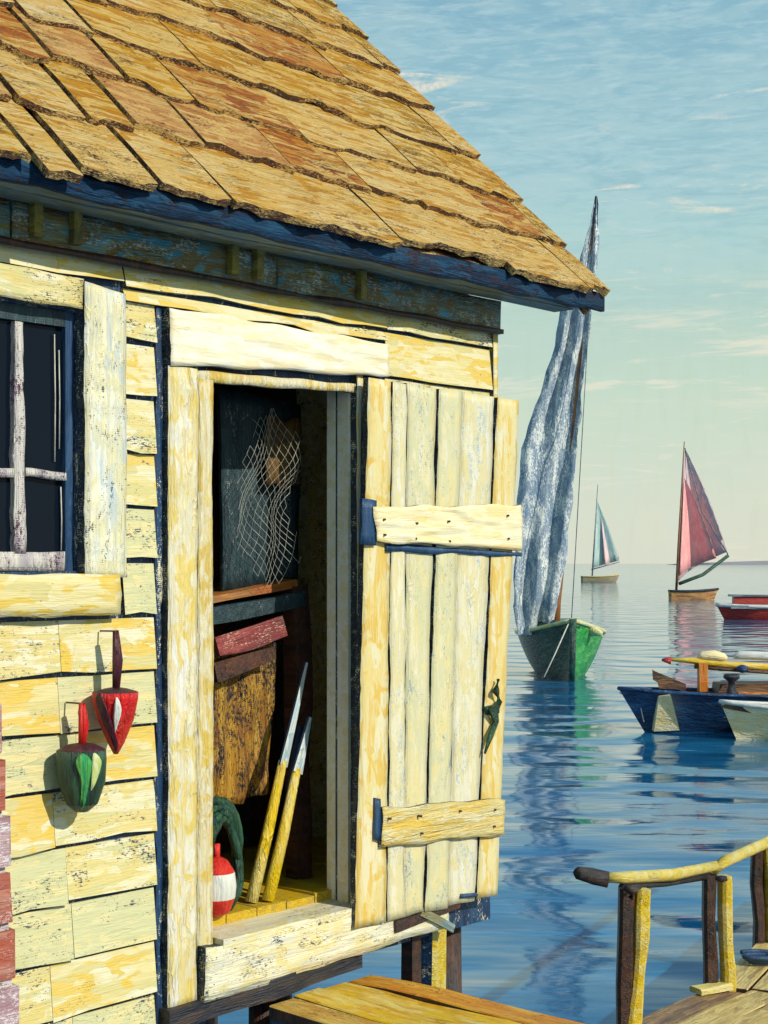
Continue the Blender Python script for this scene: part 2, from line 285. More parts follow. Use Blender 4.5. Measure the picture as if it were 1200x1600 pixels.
def plank(name, mats, a, b, width, thick, normal, parent=None, segs=5, wobble=0.004, cup=0.0, seed=None, chamfer=0.0, taper=1.0):
    """board from a to b (centre line of its BACK face), own frame: X along, Y across, Z out; edge faces use material 1"""
    a = Vector(a); b = Vector(b); X = (b - a); L = X.length; X.normalize(); Z = Vector(normal).normalized(); Y = Z.cross(X).normalized(); Z = X.cross(Y)
    M = Matrix((( X.x, Y.x, Z.x, a.x), (X.y, Y.y, Z.y, a.y), (X.z, Y.z, Z.z, a.z), (0, 0, 0, 1)))
    sd = seed if seed is not None else random.random() * 100
    V = []; Fc = []; fm = []
    c = chamfer
    for i in range(segs + 1):
        x = L * i / segs; k = 1 + (taper - 1) * i / segs
        w0 = -width / 2 * k + wob(x, sd, 3.1) * wobble * 2; w1 = width / 2 * k + wob(x, sd + 31, 3.1) * wobble * 2
        t = thick * (1 + 0.5 * wob(x, sd + 57, 4) * (wobble > 0))
        if c: ring = [(x, w0, 0), (x, w0, t - c), (x, w0 + c, t), (x, w1 - c, t), (x, w1, t - c), (x, w1, 0)]
        else: ring = [(x, w0, 0), (x, w0, t), (x, w1, t), (x, w1, 0)]
        V += ring
    n = 6 if c else 4
    top = (2,) if c else (1,)
    for i in range(segs):
        for j in range(n):
            q = (j + 1) % n
            Fc.append((i * n + j, i * n + q, (i + 1) * n + q, (i + 1) * n + j)); fm.append(1 if (len(mats) > 1 and j not in ((1, 2, 3) if c else (1,))) else 0)
    Fc.append(tuple(range(n))); Fc.append(tuple(reversed(range(segs * n, segs * n + n)))); fm += [1 if len(mats) > 1 else 0] * 2
    return mesh_obj(name, V, Fc, mats, parent, fm, False, M)

def slab(name, mats, quad, y_back, y_front, parent, nx=4, nz=10, amp=0.004, axis='Z', edge=0.004, seed=None, ridge=0.0):
    """board standing in the wall plane. quad = (s,z) corners TL,TR,BR,BL; front is a relief grid of thick paint"""
    sd = seed if seed is not None else random.random() * 100
    TL, TR, BR, BL = [Vector(q) for q in quad]
    V = []; Fc = []; fm = []
    for j in range(nz + 1):
        v = j / nz
        for i in range(nx + 1):
            u = i / nx
            p = (TL.lerp(TR, u)).lerp(BL.lerp(BR, u), v)
            s, z_ = p
            if i in (0, nx): s += wob(z_, sd + i, 6) * edge * 1.5 + wob(z_, sd + i + 9, 22) * edge * 0.8
            if j in (0, nz): z_ += wob(s, sd + j * 3, 7) * edge * 1.5
            if axis == 'Z': h = noise.noise(Vector((s * 26, z_ * 2.6, sd))) + 0.5 * noise.noise(Vector((s * 60, z_ * 5, sd)))
            else: h = noise.noise(Vector((s * 2.6, z_ * 28 + 2.0 * noise.noise(Vector((s * 3, sd, 1))), sd))) + 0.5 * noise.noise(Vector((s * 6, z_ * 70, sd)))
            hh = amp * h
            if ridge: hh += ridge * max(0.0, 1 - abs(noise.noise(Vector((s * 2.2, z_ * 22, sd * 2)))) * 5)
            ed = (i in (0, nx)) or (j in (0, nz))
            V.append((s, y_front - (0 if ed else hh) + (min(0.004, abs(y_back - y_front) * 0.3) if ed else 0), z_))
    nf = len(V)
    per = [i for i in range(nx + 1)] + [j * (nx + 1) + nx for j in range(1, nz + 1)] + [nz * (nx + 1) + i for i in range(nx - 1, -1, -1)] + [j * (nx + 1) for j in range(nz - 1, 0, -1)]
    for i in per: V.append((V[i][0], y_back, V[i][2]))
    for j in range(nz):
        for i in range(nx):
            a = j * (nx + 1) + i; Fc.append((a, a + nx + 1, a + nx + 2, a + 1)); fm.append(0)
    m = len(per)
    for k in range(m):
        q = (k + 1) % m; Fc.append((per[k], per[q], nf + q, nf + k)); fm.append(1 if len(mats) > 1 else 0)
    Fc.append(tuple(nf + k for k in range(m))); fm.append(0)
    o = mesh_obj(name, V, Fc, mats, parent, fm)
    for p in o.data.polygons[:nx * nz]: p.use_smooth = True
    return o

def lathe(name, mat, prof, parent=None, seg=20, loc=(0, 0, 0), fm=None, squash=1.0, wobb=0.0):
    V = []; Fc = []; mi = []
    for k, (r, z_) in enumerate(prof):
        for i in range(seg):
            a = 2 * math.pi * i / seg; rr = r * (1 + wobb * wob(a, k * 0.3 + 4, 1.3))
            V.append((rr * math.cos(a), rr * math.sin(a) * squash, z_))
    for k in range(len(prof) - 1):
        for i in range(seg):
            j = (i + 1) % seg
            Fc.append((k * seg + i, k * seg + j, (k + 1) * seg + j, (k + 1) * seg + i)); mi.append(fm[k] if fm else 0)
    Fc.append(tuple(range(seg))); mi.append(fm[0] if fm else 0)
    Fc.append(tuple((len(prof) - 1) * seg + i for i in range(seg))); mi.append(fm[-1] if fm else 0)
    return mesh_obj(name, V, Fc, mat, parent, mi, True, Matrix.Translation(loc))

def tube(name, mat, pts, r, parent=None, seg=8, radii=None, matrix=None, wobb=0.0):
    pts = [Vector(p) for p in pts]; V = []; Fc = []; up = None
    for k, p in enumerate(pts):
        t = (pts[min(k + 1, len(pts) - 1)] - pts[max(k - 1, 0)]).normalized()
        if up is None: up = Vector((0, 0, 1)) if abs(t.z) < 0.9 else Vector((1, 0, 0))
        A = t.cross(up).normalized(); B = t.cross(A).normalized(); up = B.cross(t) * -1 if False else up
        rr = radii[k] if radii else r
        for i in range(seg):
            a = 2 * math.pi * i / seg; q = rr * (1 + wobb * wob(a + k, k * 1.3, 1.7))
            V.append(p + (A * math.cos(a) + B * math.sin(a)) * q)
    for k in range(len(pts) - 1):
        for i in range(seg):
            j = (i + 1) % seg; Fc.append((k * seg + i, k * seg + j, (k + 1) * seg + j, (k + 1) * seg + i))
    Fc.append(tuple(range(seg))); Fc.append(tuple((len(pts) - 1) * seg + i for i in range(seg)))
    return mesh_obj(name, V, Fc, mat, parent, None, True, matrix)

# ------------------------------------------------------------------ wall frame: local x = s along the wall, y = into the shack, z = up (world)
dW = Vector((2150, F, 0)).normalized(); nW = Vector((dW.y, -dW.x, 0))
P0 = Vector((-350 / F * 5.13, 5.13, 0))
WR = math.atan2(dW.y, dW.x)
def W(u, v, o=0.0):
    """(s, z) where the sight line through photo pixel (u,v) meets the plane o metres in front of the wall"""
    k = (u - 600) / F; B = P0 + nW * o
    s = (k * B.y - B.x) / (dW.x - k * dW.y); Y = B.y + dW.y * s
    return (s, CZ - (v - HZ) / F * Y)
def su(u, o=0.0): return W(u, 0, o)[0]
def G(u, v, zz):
    """world point on level zz seen at pixel (u,v)"""
    Y = (CZ - zz) * F / (v - HZ); return Vector(((u - 600) / F * Y, Y, zz))

# ================================================================== WATER, SEABED SKY-LINE
def water_mat():
    m = bpy.data.materials.new('harbour_water'); m.use_nodes = True; t = NT(m.node_tree)
    tc = t.n('ShaderNodeTexCoord'); V = tc.outputs['Object']
    big = t.noise(t.mapping(V, (0.05, 0.16, 1), (0, 0, R(6))), 1, 4, 0.6, 1.2)
    mid = t.noise(t.mapping(V, (0.35, 2.2, 1), (0, 0, R(-3))), 1, 6, 0.7, 0.6)
    fin = t.noise(t.mapping(V, (1.6, 9, 1), (0, 0, R(4))), 1, 5, 0.65, 0.4)
    col = t.mix(t.math('MULTIPLY', t.math('SUBTRACT', big, 0.40), 5, clamp=True), (0.003, 0.10, 0.25), (0.006, 0.125, 0.26))
    col = t.mix(t.math('MULTIPLY', t.math('SUBTRACT', big, 0.55), 6, clamp=True), col, (0.04, 0.17, 0.16))
    col = t.mix(t.math('MULTIPLY', t.math('SUBTRACT', mid, 0.5), 5, clamp=True), col, (0.015, 0.19, 0.42))
    col = t.mix(t.math('MULTIPLY', t.math('SUBTRACT', fin, 0.6), 6, clamp=True), col, (0.08, 0.25, 0.38))
    w1 = t.noise(t.mapping(V, (0.50, 0.60, 1), (0, 0, R(14))), 1, 1, 0.4, 0.4)
    w2 = t.noise(t.mapping(V, (0.9, 2.4, 1), (0, 0, R(-8))), 1, 2, 0.5, 0.2)
    w3 = t.noise(t.mapping(V, (5, 24, 1)), 1, 3, 0.6)
    h = t.math('ADD', t.math('MULTIPLY', w1, 1.0), t.math('ADD', t.math('MULTIPLY', w2, 0.10), t.math('MULTIPLY', w3, 0.006)))
    bp = t.n('ShaderNodeBump'); bp.inputs['Strength'].default_value = 1.0; bp.inputs['Distance'].default_value = 0.17; t.l(h, bp.inputs['Height'])
    p = t.n('ShaderNodeBsdfPrincipled'); t.l(col, p.inputs['Base Color']); t.l(bp.outputs[0], p.inputs['Normal'])
    p.inputs['Specular Tint'].default_value = (0.80, 0.97, 1.0, 1); p.inputs['Roughness'].default_value = 0.04; p.inputs['IOR'].default_value = 1.6
    o = t.n('ShaderNodeOutputMaterial'); t.l(p.outputs[0], o.inputs[0]); return m
me_v = [(-9000, -60, 0), (9000, -60, 0), (9000, 16000, 0), (-9000, 16000, 0)]
tag(mesh_obj('water', me_v, [(0, 1, 2, 3)], water_mat()), kind='structure')

# low far shore on the right
m_shore = paint('shore_haze_mauve', (0.36, 0.32, 0.36), (0.44, 0.40, 0.38), (0.30, 0.34, 0.32), None, 0, 'X', rough=0.9, scale=0.004, gloss=0.0, bump=0.2)  # pale mauve: distance haze put into the shore colour
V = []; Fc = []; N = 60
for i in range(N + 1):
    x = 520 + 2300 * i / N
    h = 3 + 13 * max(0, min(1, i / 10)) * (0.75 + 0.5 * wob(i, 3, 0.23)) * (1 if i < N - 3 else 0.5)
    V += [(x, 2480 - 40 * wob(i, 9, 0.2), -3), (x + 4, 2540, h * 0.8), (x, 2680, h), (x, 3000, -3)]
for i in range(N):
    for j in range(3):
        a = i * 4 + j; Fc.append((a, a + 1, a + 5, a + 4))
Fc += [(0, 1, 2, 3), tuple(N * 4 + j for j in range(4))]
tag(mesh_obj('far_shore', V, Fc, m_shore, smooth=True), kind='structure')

# ================================================================== THE SHACK
shack = thing('fishing_shack', 'cream clapboard fishing shack with a sagging golden shingle roof and open doorway over the water', 'shack', (P0.x, P0.y, 0), WR)
s0, s1 = -2.6, su(766)                                   # wall ends
zsof = CZ + 1.10; ztop = CZ + 0.975; zfloor = W(330, 1447)[1]
zs_top = W(440, 1452, 0.08)[1]; zs_bot = W(440, 1540, 0.08)[1]
DEPTH = 3.4
# dark backing behind the siding (tar paper), in panels round the openings
wu0, wu1 = su(-150), su(122)                              # window opening
wz1 = W(60, 478)[1]; wz0 = W(60, 893)[1]
d0, d1 = su(322), su(549); dz1 = W(430, 588)[1]
zw0 = CZ - 1.78
def panel(name, mat, x0, x1, y0, y1, z0, z1, parent=shack):
    V = [(x, y, z_) for x in (x0, x1) for y in (y0, y1) for z_ in (z0, z1)]
    return mesh_obj(name, V, [(0, 1, 3, 2), (4, 6, 7, 5), (0, 4, 5, 1), (2, 3, 7, 6), (0, 2, 6, 4), (1, 5, 7, 3)], mat, parent)
T = 0.03
V = []; Fc = []
def addbox(x0, x1, y0, y1, z0, z1):
    b = len(V); V.extend([(x, y, z_) for x in (x0, x1) for y in (y0, y1) for z_ in (z0, z1)])
    Fc.extend([tuple(b + i for i in f) for f in ((0, 1, 3, 2), (4, 6, 7, 5), (0, 4, 5, 1), (2, 3, 7, 6), (0, 2, 6, 4), (1, 5, 7, 3))])
addbox(s0, wu0, 0, 0.10, zw0, zsof); addbox(wu1, d0, 0, 0.10, zw0, zsof); addbox(d1, s1, 0, 0.10, zs_bot, zsof)
addbox(wu0, wu1, 0, 0.10, zw0, wz0); addbox(wu0, wu1, 0, 0.10, wz1, zsof); addbox(d0, d1, 0, 0.10, dz1, zsof)
mesh_obj('wall_sheathing', V, Fc, m_tar_and_shade, shack)
panel('end_wall', m_siding[0], s1 - 0.08, s1 - 0.002, 0.102, DEPTH, zs_bot, zsof - 0.05)
panel('end_wall', m_siding[0], s0, s0 + 0.08, 0.102, DEPTH, zs_bot, zsof - 0.05)
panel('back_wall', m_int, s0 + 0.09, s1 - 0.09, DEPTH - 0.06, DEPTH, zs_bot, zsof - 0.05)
for sx in (s0 + 0.02, s1 - 0.05):                         # gable triangles
    V = []; 
    for x in (sx, sx + 0.03): V += [(x, 0.02, zsof - 0.04), (x, DEPTH - 0.02, zsof - 0.04), (x, DEPTH / 2, zsof + DEPTH / 2 - 0.06)]
    mesh_obj('gable_end', V, [(0, 1, 2), (3, 4, 5), (0, 1, 4, 3), (1, 2, 5, 4), (2, 0, 3, 5)], m_siding[1], shack)
# floor boards
fx = d0 - 0.35; k = 0
while fx < s1 - 0.1:
    plank('floor_board', [m_floor], (fx, 0.09, zfloor - 0.04), (fx, DEPTH - 0.08, zfloor - 0.04), 0.145, 0.04, (0, 0, 1), shack, wobble=0.0005, segs=1)
    fx += 0.15
panel('floor_slab', m_int2, s0 + 0.09, s1 - 0.09, 0.11, DEPTH - 0.07, zs_bot, zfloor - 0.045)
# partition a little way inside, so the room reads as a dark crowded store
x = d0 - 0.75; k = 0
while x < s1 - 0.15:
    mm = [m_int, m_int, m_int2][k % 3] if x < d0 - 0.25 else m_int2
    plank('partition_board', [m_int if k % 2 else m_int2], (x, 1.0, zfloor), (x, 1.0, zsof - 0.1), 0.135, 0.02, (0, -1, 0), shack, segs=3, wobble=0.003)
    x += 0.14; k += 1

# ---- clapboards, cut round window, door and casings
cas_l, cas_r = su(250), su(578)
wc_r = su(186)
pit = 0.179
zc = W(130, 968)[1]
levels = []
zz = zc
while zz < ztop: zz += pit
while zz > zw0: levels.append(zz); zz -= pit
wsill_b = W(100, 962, 0.05)[1]; wcas_t = W(150, 447)[1]
hd_t = W(420, 508)[1]; hd_r = su(594)
def clap(x0, x1, zt, zb, seed):
    if x1 - x0 < 0.03 or zt - zb < 0.02: return
    # lapped board: thin at the top, thick at the bottom edge
    n = max(2, min(10, int((x1 - x0) / 0.12))); V = []; Fc = []; fm = []
    for i in range(n + 1):
        x = x0 + (x1 - x0) * i / n
        e = -0.004 + wob(x, seed, 5) * 0.016 + wob(x, seed + 5, 17) * 0.009; e2 = wob(x, seed + 2, 4) * 0.004
        V += [(x, -0.001, zt), (x, -0.012 + e2, zt), (x, -0.030 + e2, zb + 0.010 + e), (x, -0.001, zb + 0.010 + e)]
    for i in range(n):
        for j in range(4):
            q = (j + 1) % 4; Fc.append((i * 4 + j, i * 4 + q, (i + 1) * 4 + q, (i + 1) * 4 + j)); fm.append(1 if j in (2,) else 0)
    Fc += [(0, 1, 2, 3), tuple(n * 4 + j for j in (3, 2, 1, 0))]; fm += [1, 1]
    m = random.choice(m_siding)
    o = mesh_obj('clapboard', V, Fc, [m, m_edge], shack, fm)
for i, zt in enumerate(levels):
    zb = zt - pit + 0.006; zt2 = min(zt, ztop)
    if zb > ztop: continue
    sd = i * 3.1
    above = zb >= hd_t - 0.09
    # left of the window
    clap(s0, wu0 - 0.14, zt2, zb, sd)
    # window column
    if zt <= wsill_b + 0.03: 
        cut = su(95) + 0.05 * math.sin(i * 2.3)
        clap(wu0 - 0.14, cut - 0.001, zt2, zb, sd + 1); clap(cut + 0.001, cas_l - 0.036, zt2, zb, sd + 1.5)
    else:
        clap(wc_r + 0.004, cas_l - 0.036, min(zt2, hd_t + 0.0) if zb < hd_t < zt2 else zt2, zb, sd + 2) if zb < hd_t else None
        if zt > wcas_t + 0.03: clap(wu0 - 0.14, wc_r, zt2, max(zb, wcas_t + 0.0), sd + 3)
        if zt > hd_t + 0.03: clap(wc_r + 0.006, hd_r + 0.01, zt2, max(zb, hd_t - 0.004), sd + 4)
    # right of the door
    if zt > zs_top + 0.05: clap(max(hd_r, cas_r) + 0.012, s1 - 0.02, zt2, max(zb, zs_top), sd + 5)
slab('corner_board', [m_siding[2], m_edge], [(s1 - 0.018, ztop), (s1 + 0.012, ztop), (s1 + 0.012, zs_top), (s1 - 0.018, zs_top)], 0.09, -0.036, shack, 2, 14, 0.002)

# ---- frieze, soffit, fascia, rafters
OH = 0.27; se = 2.20; zrf = CZ + 1.160
for a, b in ((s0, -0.62), (-0.612, 0.5), (0.508, s1 + 0.02)):
    slab('frieze_board', [m_frieze], [(a, zsof - 0.001), (b, zsof - 0.001), (b, ztop - 0.012), (a, ztop - 0.006)], 0.0, -0.045, shack, 14, 3, 0.006, 'X')
slab('moulding', [m_pile], [(s0, ztop + 0.008), (s1 + 0.02, ztop + 0.004), (s1 + 0.02, ztop - 0.016), (s0, ztop - 0.022)], -0.046, -0.062, shack, 26, 1, 0.002, 'X', edge=0.008)
x = s0
for w_ in range(3):
    pass
for j in range(2):
    y0 = -0.05 - j * 0.105
    plank('soffit_board', [m_soffit], (s0, y0 - 0.052, zsof + 0.02), (se - 0.02, y0 - 0.052, zsof + 0.02), 0.10, 0.02, (0, 0, -1), shack, segs=12, wobble=0.002)
for u_ in (84, 146, 392, 431, 592):
    s_ = su(u_, 0.15)
    panel('frieze_cleat', m_rafter, s_ - 0.016, s_ + 0.016, -0.075, -0.0465, ztop + 0.02, zsof - 0.0015)
slab('fascia', [m_fascia], [(s0, zrf + 0.004), (se + 0.03, zrf + 0.0), (se + 0.03, zsof - 0.018), (s0, zsof - 0.02)], -OH + 0.012, -OH - 0.012, shack, 40, 3, 0.005, 'X', edge=0.010)
# rake board along the sloping roof edge
YR = DEPTH / 2; slope = Vector((0, 1, 1)).normalized(); out = Vector((0, -1, 1)).normalized()
Lr = (YR + OH) * math.sqrt(2)
plank('rake_board', [m_butt], (se - 0.02, -OH, zrf - 0.03), (se - 0.02, YR, zrf + YR + OH - 0.03), 0.02, 0.085, (0, 1, -1), shack, segs=10)
# roof deck, front and back slopes
for sgn in (0, 1):
    y0, y1 = (-OH, YR) if sgn == 0 else (DEPTH + OH, YR)
    V = []
    for x in (s0 - 0.1, se - 0.012):
        V += [(x, y0, zrf - 0.012), (x, y1, zrf + YR + OH - 0.012), (x, y1, zrf + YR + OH - 0.05), (x, y0, zrf - 0.03)]
    mesh_obj('roof_deck', V, [(0, 1, 2, 3), (4, 5, 6, 7), (0, 1, 5, 4), (1, 2, 6, 5), (2, 3, 7, 6), (3, 0, 4, 7)], m_butt if sgn == 0 else m_sh[0], shack)

# ---- shingles, course by course
expo = 0.335; row = 0; t = 0.0
proto = {}
def shingle_mesh(kind, wk):
    key = (kind, wk)
    if key in proto: return proto[key]
    L = expo + 0.11; wd = 0.16 + 0.05 * wk; V = []; Fc = []; fm = []; n = 5 + wk // 1
    sd = kind * 5 + wk * 11
    # x across the roof, y up the slope, z out
    for i in range(n + 1):
        x = -wd / 2 + wd * i / n
        e = wob(x + wk, sd, 7) * 0.045 + wob(x, sd + 3, 26) * 0.020
        V += [(x, e, 0.012 + 0.016 * wob(x, sd + 8, 9)), (x, e, 0.038 + 0.004 * wob(x, sd + 1, 20)), (x, L * 0.5, 0.026 + 0.004 * wob(x, sd + 4, 20)), (x, L, 0.006), (x, L, 0.0)]
    for i in range(n):
        for j in range(5):
            q = (j + 1) % 5; Fc.append((i * 5 + j, i * 5 + q, (i + 1) * 5 + q, (i + 1) * 5 + j)); fm.append(1 if j in (0, 4) else 0)
    Fc += [(0, 1, 2, 3, 4), tuple(n * 5 + j for j in (4, 3, 2, 1, 0))]; fm += [1, 1]
    me = bpy.data.meshes.new('shingle'); me.from_pydata(V, [], Fc); me.materials.append(m_sh[kind]); me.materials.append(m_butt)
    for p, k_ in zip(me.polygons, fm): p.material_index = k_
    bm = bmesh.new(); bm.from_mesh(me); bmesh.ops.recalc_face_normals(bm, faces=bm.faces); bm.to_mesh(me); bm.free()
    proto[key] = me; return me
RM = Matrix(((1, 0, 0, 0), (0, slope.y, out.y, 0), (0, slope.z, out.z, 0), (0, 0, 0, 1)))
rng = random.Random(11)
row = 0; t = -0.035
while t < Lr - 0.1:
    x = -1.30 + rng.random() * 0.2 - 0.2
    while x < se + 0.01:
        golden = min(1, max(0, (x + 0.55) / 0.9))
        wk = rng.choice([0, 1, 2, 3]) if rng.random() > golden else rng.choice([3, 5, 7, 10]); wd = 0.16 + 0.05 * wk
        if x + wd > se - 0.06: wd = se + 0.03 - x; last = True
        else: last = False
        xc = x + wd / 2
        golden = min(1, max(0, (xc + 0.6) / 1.4))
        kind = rng.choice([1, 3, 1, 2, 4, 3, 5]) if rng.random() < golden else rng.choice([0, 0, 2, 4])
        if row == 0: kind = rng.choice([4, 4, 5, 3])
        me = shingle_mesh(kind, wk)
        o = bpy.data.objects.new('shingle', me); C.objects.link(o)
        gap = 0.030 if golden < 0.6 else 0.003
        tt = t + rng.uniform(-0.035, 0.035)
        sag = 0.02 * math.sin(xc * 1.3 + row)
        sc = (wd - gap) / (0.16 + 0.05 * wk)
        o.matrix_local = Matrix.Translation((xc, -OH + (tt) * slope.y, zrf + tt * slope.z)) @ RM @ Matrix.Rotation(rng.uniform(-0.02, 0.02), 4, 'Z') @ Matrix.Translation((0, sag, 0.0)) @ Matrix.Diagonal((sc, 1, 1, 1))
        o.parent = shack
        x += wd
        if last: break
    t += expo; row += 1
# shingles out of sight beyond the left edge of the picture: one plain layer
plank('ridge_cap', [m_sh[0]], (s0 - 0.1, YR, zrf + YR + OH + 0.0), (se + 0.02, YR, zrf + YR + OH + 0.0), 0.2, 0.05, (0, 0, 1), shack, segs=12)

# ---- door casing
hdTL, hdTR, hdBR, hdBL = W(250, 482), W(594, 539), W(594, 590), W(250, 572)
slab('door_header', [m_head, m_edge], [hdTL, hdTR, hdBR, hdBL], -0.001, -0.052, shack, 46, 12, 0.004, 'X', edge=0.007, ridge=0.007, seed=3.3)
slab('header_stop', [m_casing_y, m_edge], [W(300, 579), W(548, 601), W(548, 614), W(300, 598)], -0.002, -0.030, shack, 20, 3, 0.004, 'X')
slab('door_casing', [m_casing, m_edge], [(cas_l, hdBL[1] - 0.002), (su(297), hdBL[1] - 0.004), (su(294), zs_bot + 0.01), (cas_l - 0.002, zs_bot)], -0.001, -0.046, shack, 6, 60, 0.007, 'Z', seed=8.1, ridge=0.006)
slab('door_casing', [m_casing_y, m_edge], [(su(299), hdBL[1] - 0.03), (d0 + 0.004, hdBL[1] - 0.03), (d0 + 0.004, zs_bot + 0.014), (su(297), zs_bot + 0.01)], -0.001, -0.036, shack, 4, 60, 0.006, 'Z', seed=5.1)
slab('door_casing', [m_casing, m_edge], [(d1 - 0.002, hdBR[1]), (su(558), hdBR[1]), (su(558), zs_top), (d1 - 0.002, zs_top)], -0.001, -0.034, shack, 2, 50, 0.004, 'Z')
# reveals
for nm, xa, xb, mt in (('jamb', d1 - 0.0, d1 + 0.028, m_casing), ('jamb', d0 - 0.028, d0, m_casing_y)):
    pass
Vj = [(d1 + 0.0 - 0.012, -0.0, dz1), (d1 + 0.0 - 0.012, 0.125, dz1), (d1 - 0.012, 0.125, zfloor), (d1 - 0.012, 0, zfloor)]
panel('jamb', m_head, d1 - 0.014, d1 + 0.01, 0.004, 0.060, zs_top + 0.002, dz1 + 0.02)
panel('jamb', m_tar_and_shade, d1 - 0.010, d1 + 0.012, 0.0605, 0.072, zs_top + 0.002, dz1 + 0.02)
panel('jamb', m_head, d1 - 0.014, d1 + 0.01, 0.0725, 0.115, zs_top + 0.002, dz1 + 0.02)
panel('jamb', m_casing_y, d0 - 0.008, d0 + 0.008, 0.004, 0.12, zs_top + 0.002, dz1 + 0.02)
panel('head_jamb', m_int2, d0 + 0.01, d1 - 0.016, 0.004, 0.12, dz1 - 0.012, dz1 + 0.01)
# navy strips beside casings, putting the shade of the gaps into colour
slab('gap_shade_strip', [m_tar_and_shade], [(cas_l - 0.034, hd_t + 0.03), (cas_l - 0.003, hd_t), (cas_l - 0.004, zw0 + 0.12), (cas_l - 0.030, zw0 + 0.12)], -0.001, -0.020, shack, 2, 40, 0.002, 'Z', edge=0.008)
slab('gap_shade_strip', [m_iron_and_shade], [(su(559.5), hdBR[1] - 0.002), (su(577), hdBR[1] - 0.002), (su(577), zs_top), (su(559.5), zs_top)], -0.001, -0.020, shack, 2, 40, 0.002, 'Z', edge=0.005)
# door sill
sl_ = [W(247, 1500, 0.08)[0], W(702, 1400, 0.08)[0]]
slab('door_sill', [m_sill, m_edge], [(su(322, 0.08), zs_top), (sl_[1], zs_top - 0.012), (sl_[1], zs_bot + 0.045), (su(320, 0.08), zs_bot + 0.012)], -0.001, -0.080, shack, 40, 5, 0.006, 'X', edge=0.006)
panel('threshold', m_sill, d0 + 0.01, d1 - 0.016, -0.078, 0.10, zs_top - 0.02, zs_top + 0.012)
plank('sill_shade_strip', [m_railD], (su(243), -0.01, zs_bot - 0.02), (su(548), -0.01, zs_bot + 0.012), 0.075, 0.06, (0, -1, 0), shack, segs=10, wobble=0.004)  # near-black strip standing in for the shade under the sill

# ---- window
wfr = 'window_frame'
win = slab('window', [m_wincase, m_edge], [(wu1 - 0.004, wcas_t + 0.0), (wc_r, wcas_t - 0.02), (wc_r + 0.004, wz0 - 0.02), (wu1 - 0.002, wz0 - 0.02)], -0.001, -0.042, shack, 5, 44, 0.008, 'Z', ridge=0.006, seed=2.2)
slab('window_casing', [m_siding[0], m_edge], [(wu0 - 0.13, wz1 + 0.12), (wu1 - 0.006, wz1 + 0.10), (wu1 - 0.006, wz1 + 0.004), (wu0 - 0.13, wz1 + 0.006)], -0.001, -0.036, win, 24, 6, 0.008, 'X')
slab('window_casing', [m_wincase, m_edge], [(wu0 - 0.13, wz1), (wu0, wz1), (wu0, wz0), (wu0 - 0.13, wz0)], -0.001, -0.036, win, 4, 20, 0.006, 'Z')
panel('sash', m_iron_and_shade, wu1 - 0.034, wu1 - 0.003, 0.020, 0.055, wz0, wz1, win)
panel('sash', m_sash, wu0 + 0.003, wu0 + 0.034, 0.020, 0.055, wz0, wz1, win)
slab('sash', [m_sash], [(wu0 + 0.035, wz0 + 0.062), (wu1 - 0.035, wz0 + 0.060), (wu1 - 0.035, wz0 + 0.002), (wu0 + 0.035, wz0 + 0.002)], 0.055, 0.018, win, 12, 3, 0.004, 'X')
panel('sash', m_int, wu0 + 0.035, wu1 - 0.035, 0.020, 0.055, wz1 - 0.05, wz1 - 0.001, win)
mz = W(75, 742, -0.02)[1]; mx = su(31, -0.02)
slab('muntin', [m_sash], [(mx - 0.018, wz1 - 0.052), (mx + 0.014, wz1 - 0.052), (mx + 0.018, wz0 + 0.06), (mx - 0.022, wz0 + 0.06)], 0.050, 0.014, win, 2, 24, 0.004, 'Z', edge=0.006)
slab('muntin', [m_sash], [(mx + 0.020, mz + 0.016), (wu1 - 0.035, mz + 0.012), (wu1 - 0.035, mz - 0.014), (mx + 0.020, mz - 0.012)], 0.050, 0.012, win, 8, 2, 0.004, 'X', edge=0.006)
slab('muntin', [m_sash], [(wu0 + 0.035, mz + 0.016), (mx - 0.024, mz + 0.012), (mx - 0.024, mz - 0.014), (wu0 + 0.035, mz - 0.012)], 0.050, 0.012, win, 8, 2, 0.004, 'X', edge=0.006)
for xa, xb in ((wu0 + 0.035, mx - 0.01), (mx + 0.01, wu1 - 0.035)):
    for za, zb_ in ((wz0 + 0.06, mz), (mz, wz1 - 0.05)):
        panel('pane', m_glass, xa, xb, 0.040, 0.044, za, zb_, win)
# slim light cords hanging behind the panes' edge
for ux, va, vb in ((36, 525, 665), (88, 520, 720), (95, 545, 700), (98, 760, 860)):
    s_ = su(ux, -0.02)
    tube('pull_cord', m_cord, [(s_, 0.030, W(ux, va)[1]), (s_ + 0.003, 0.030, W(ux, (va + vb) / 2)[1]), (s_ + 0.002, 0.031, W(ux, vb)[1])], 0.0022, win, 5)
slab('window_sill', [m_siding[2], m_edge], [(wu0 - 0.16, wz0 - 0.005), (su(188, 0.06), wz0 - 0.010), (su(190, 0.06), wsill_b), (wu0 - 0.16, wsill_b + 0.004)], -0.001, -0.060, win, 30, 4, 0.006, 'X', edge=0.006)

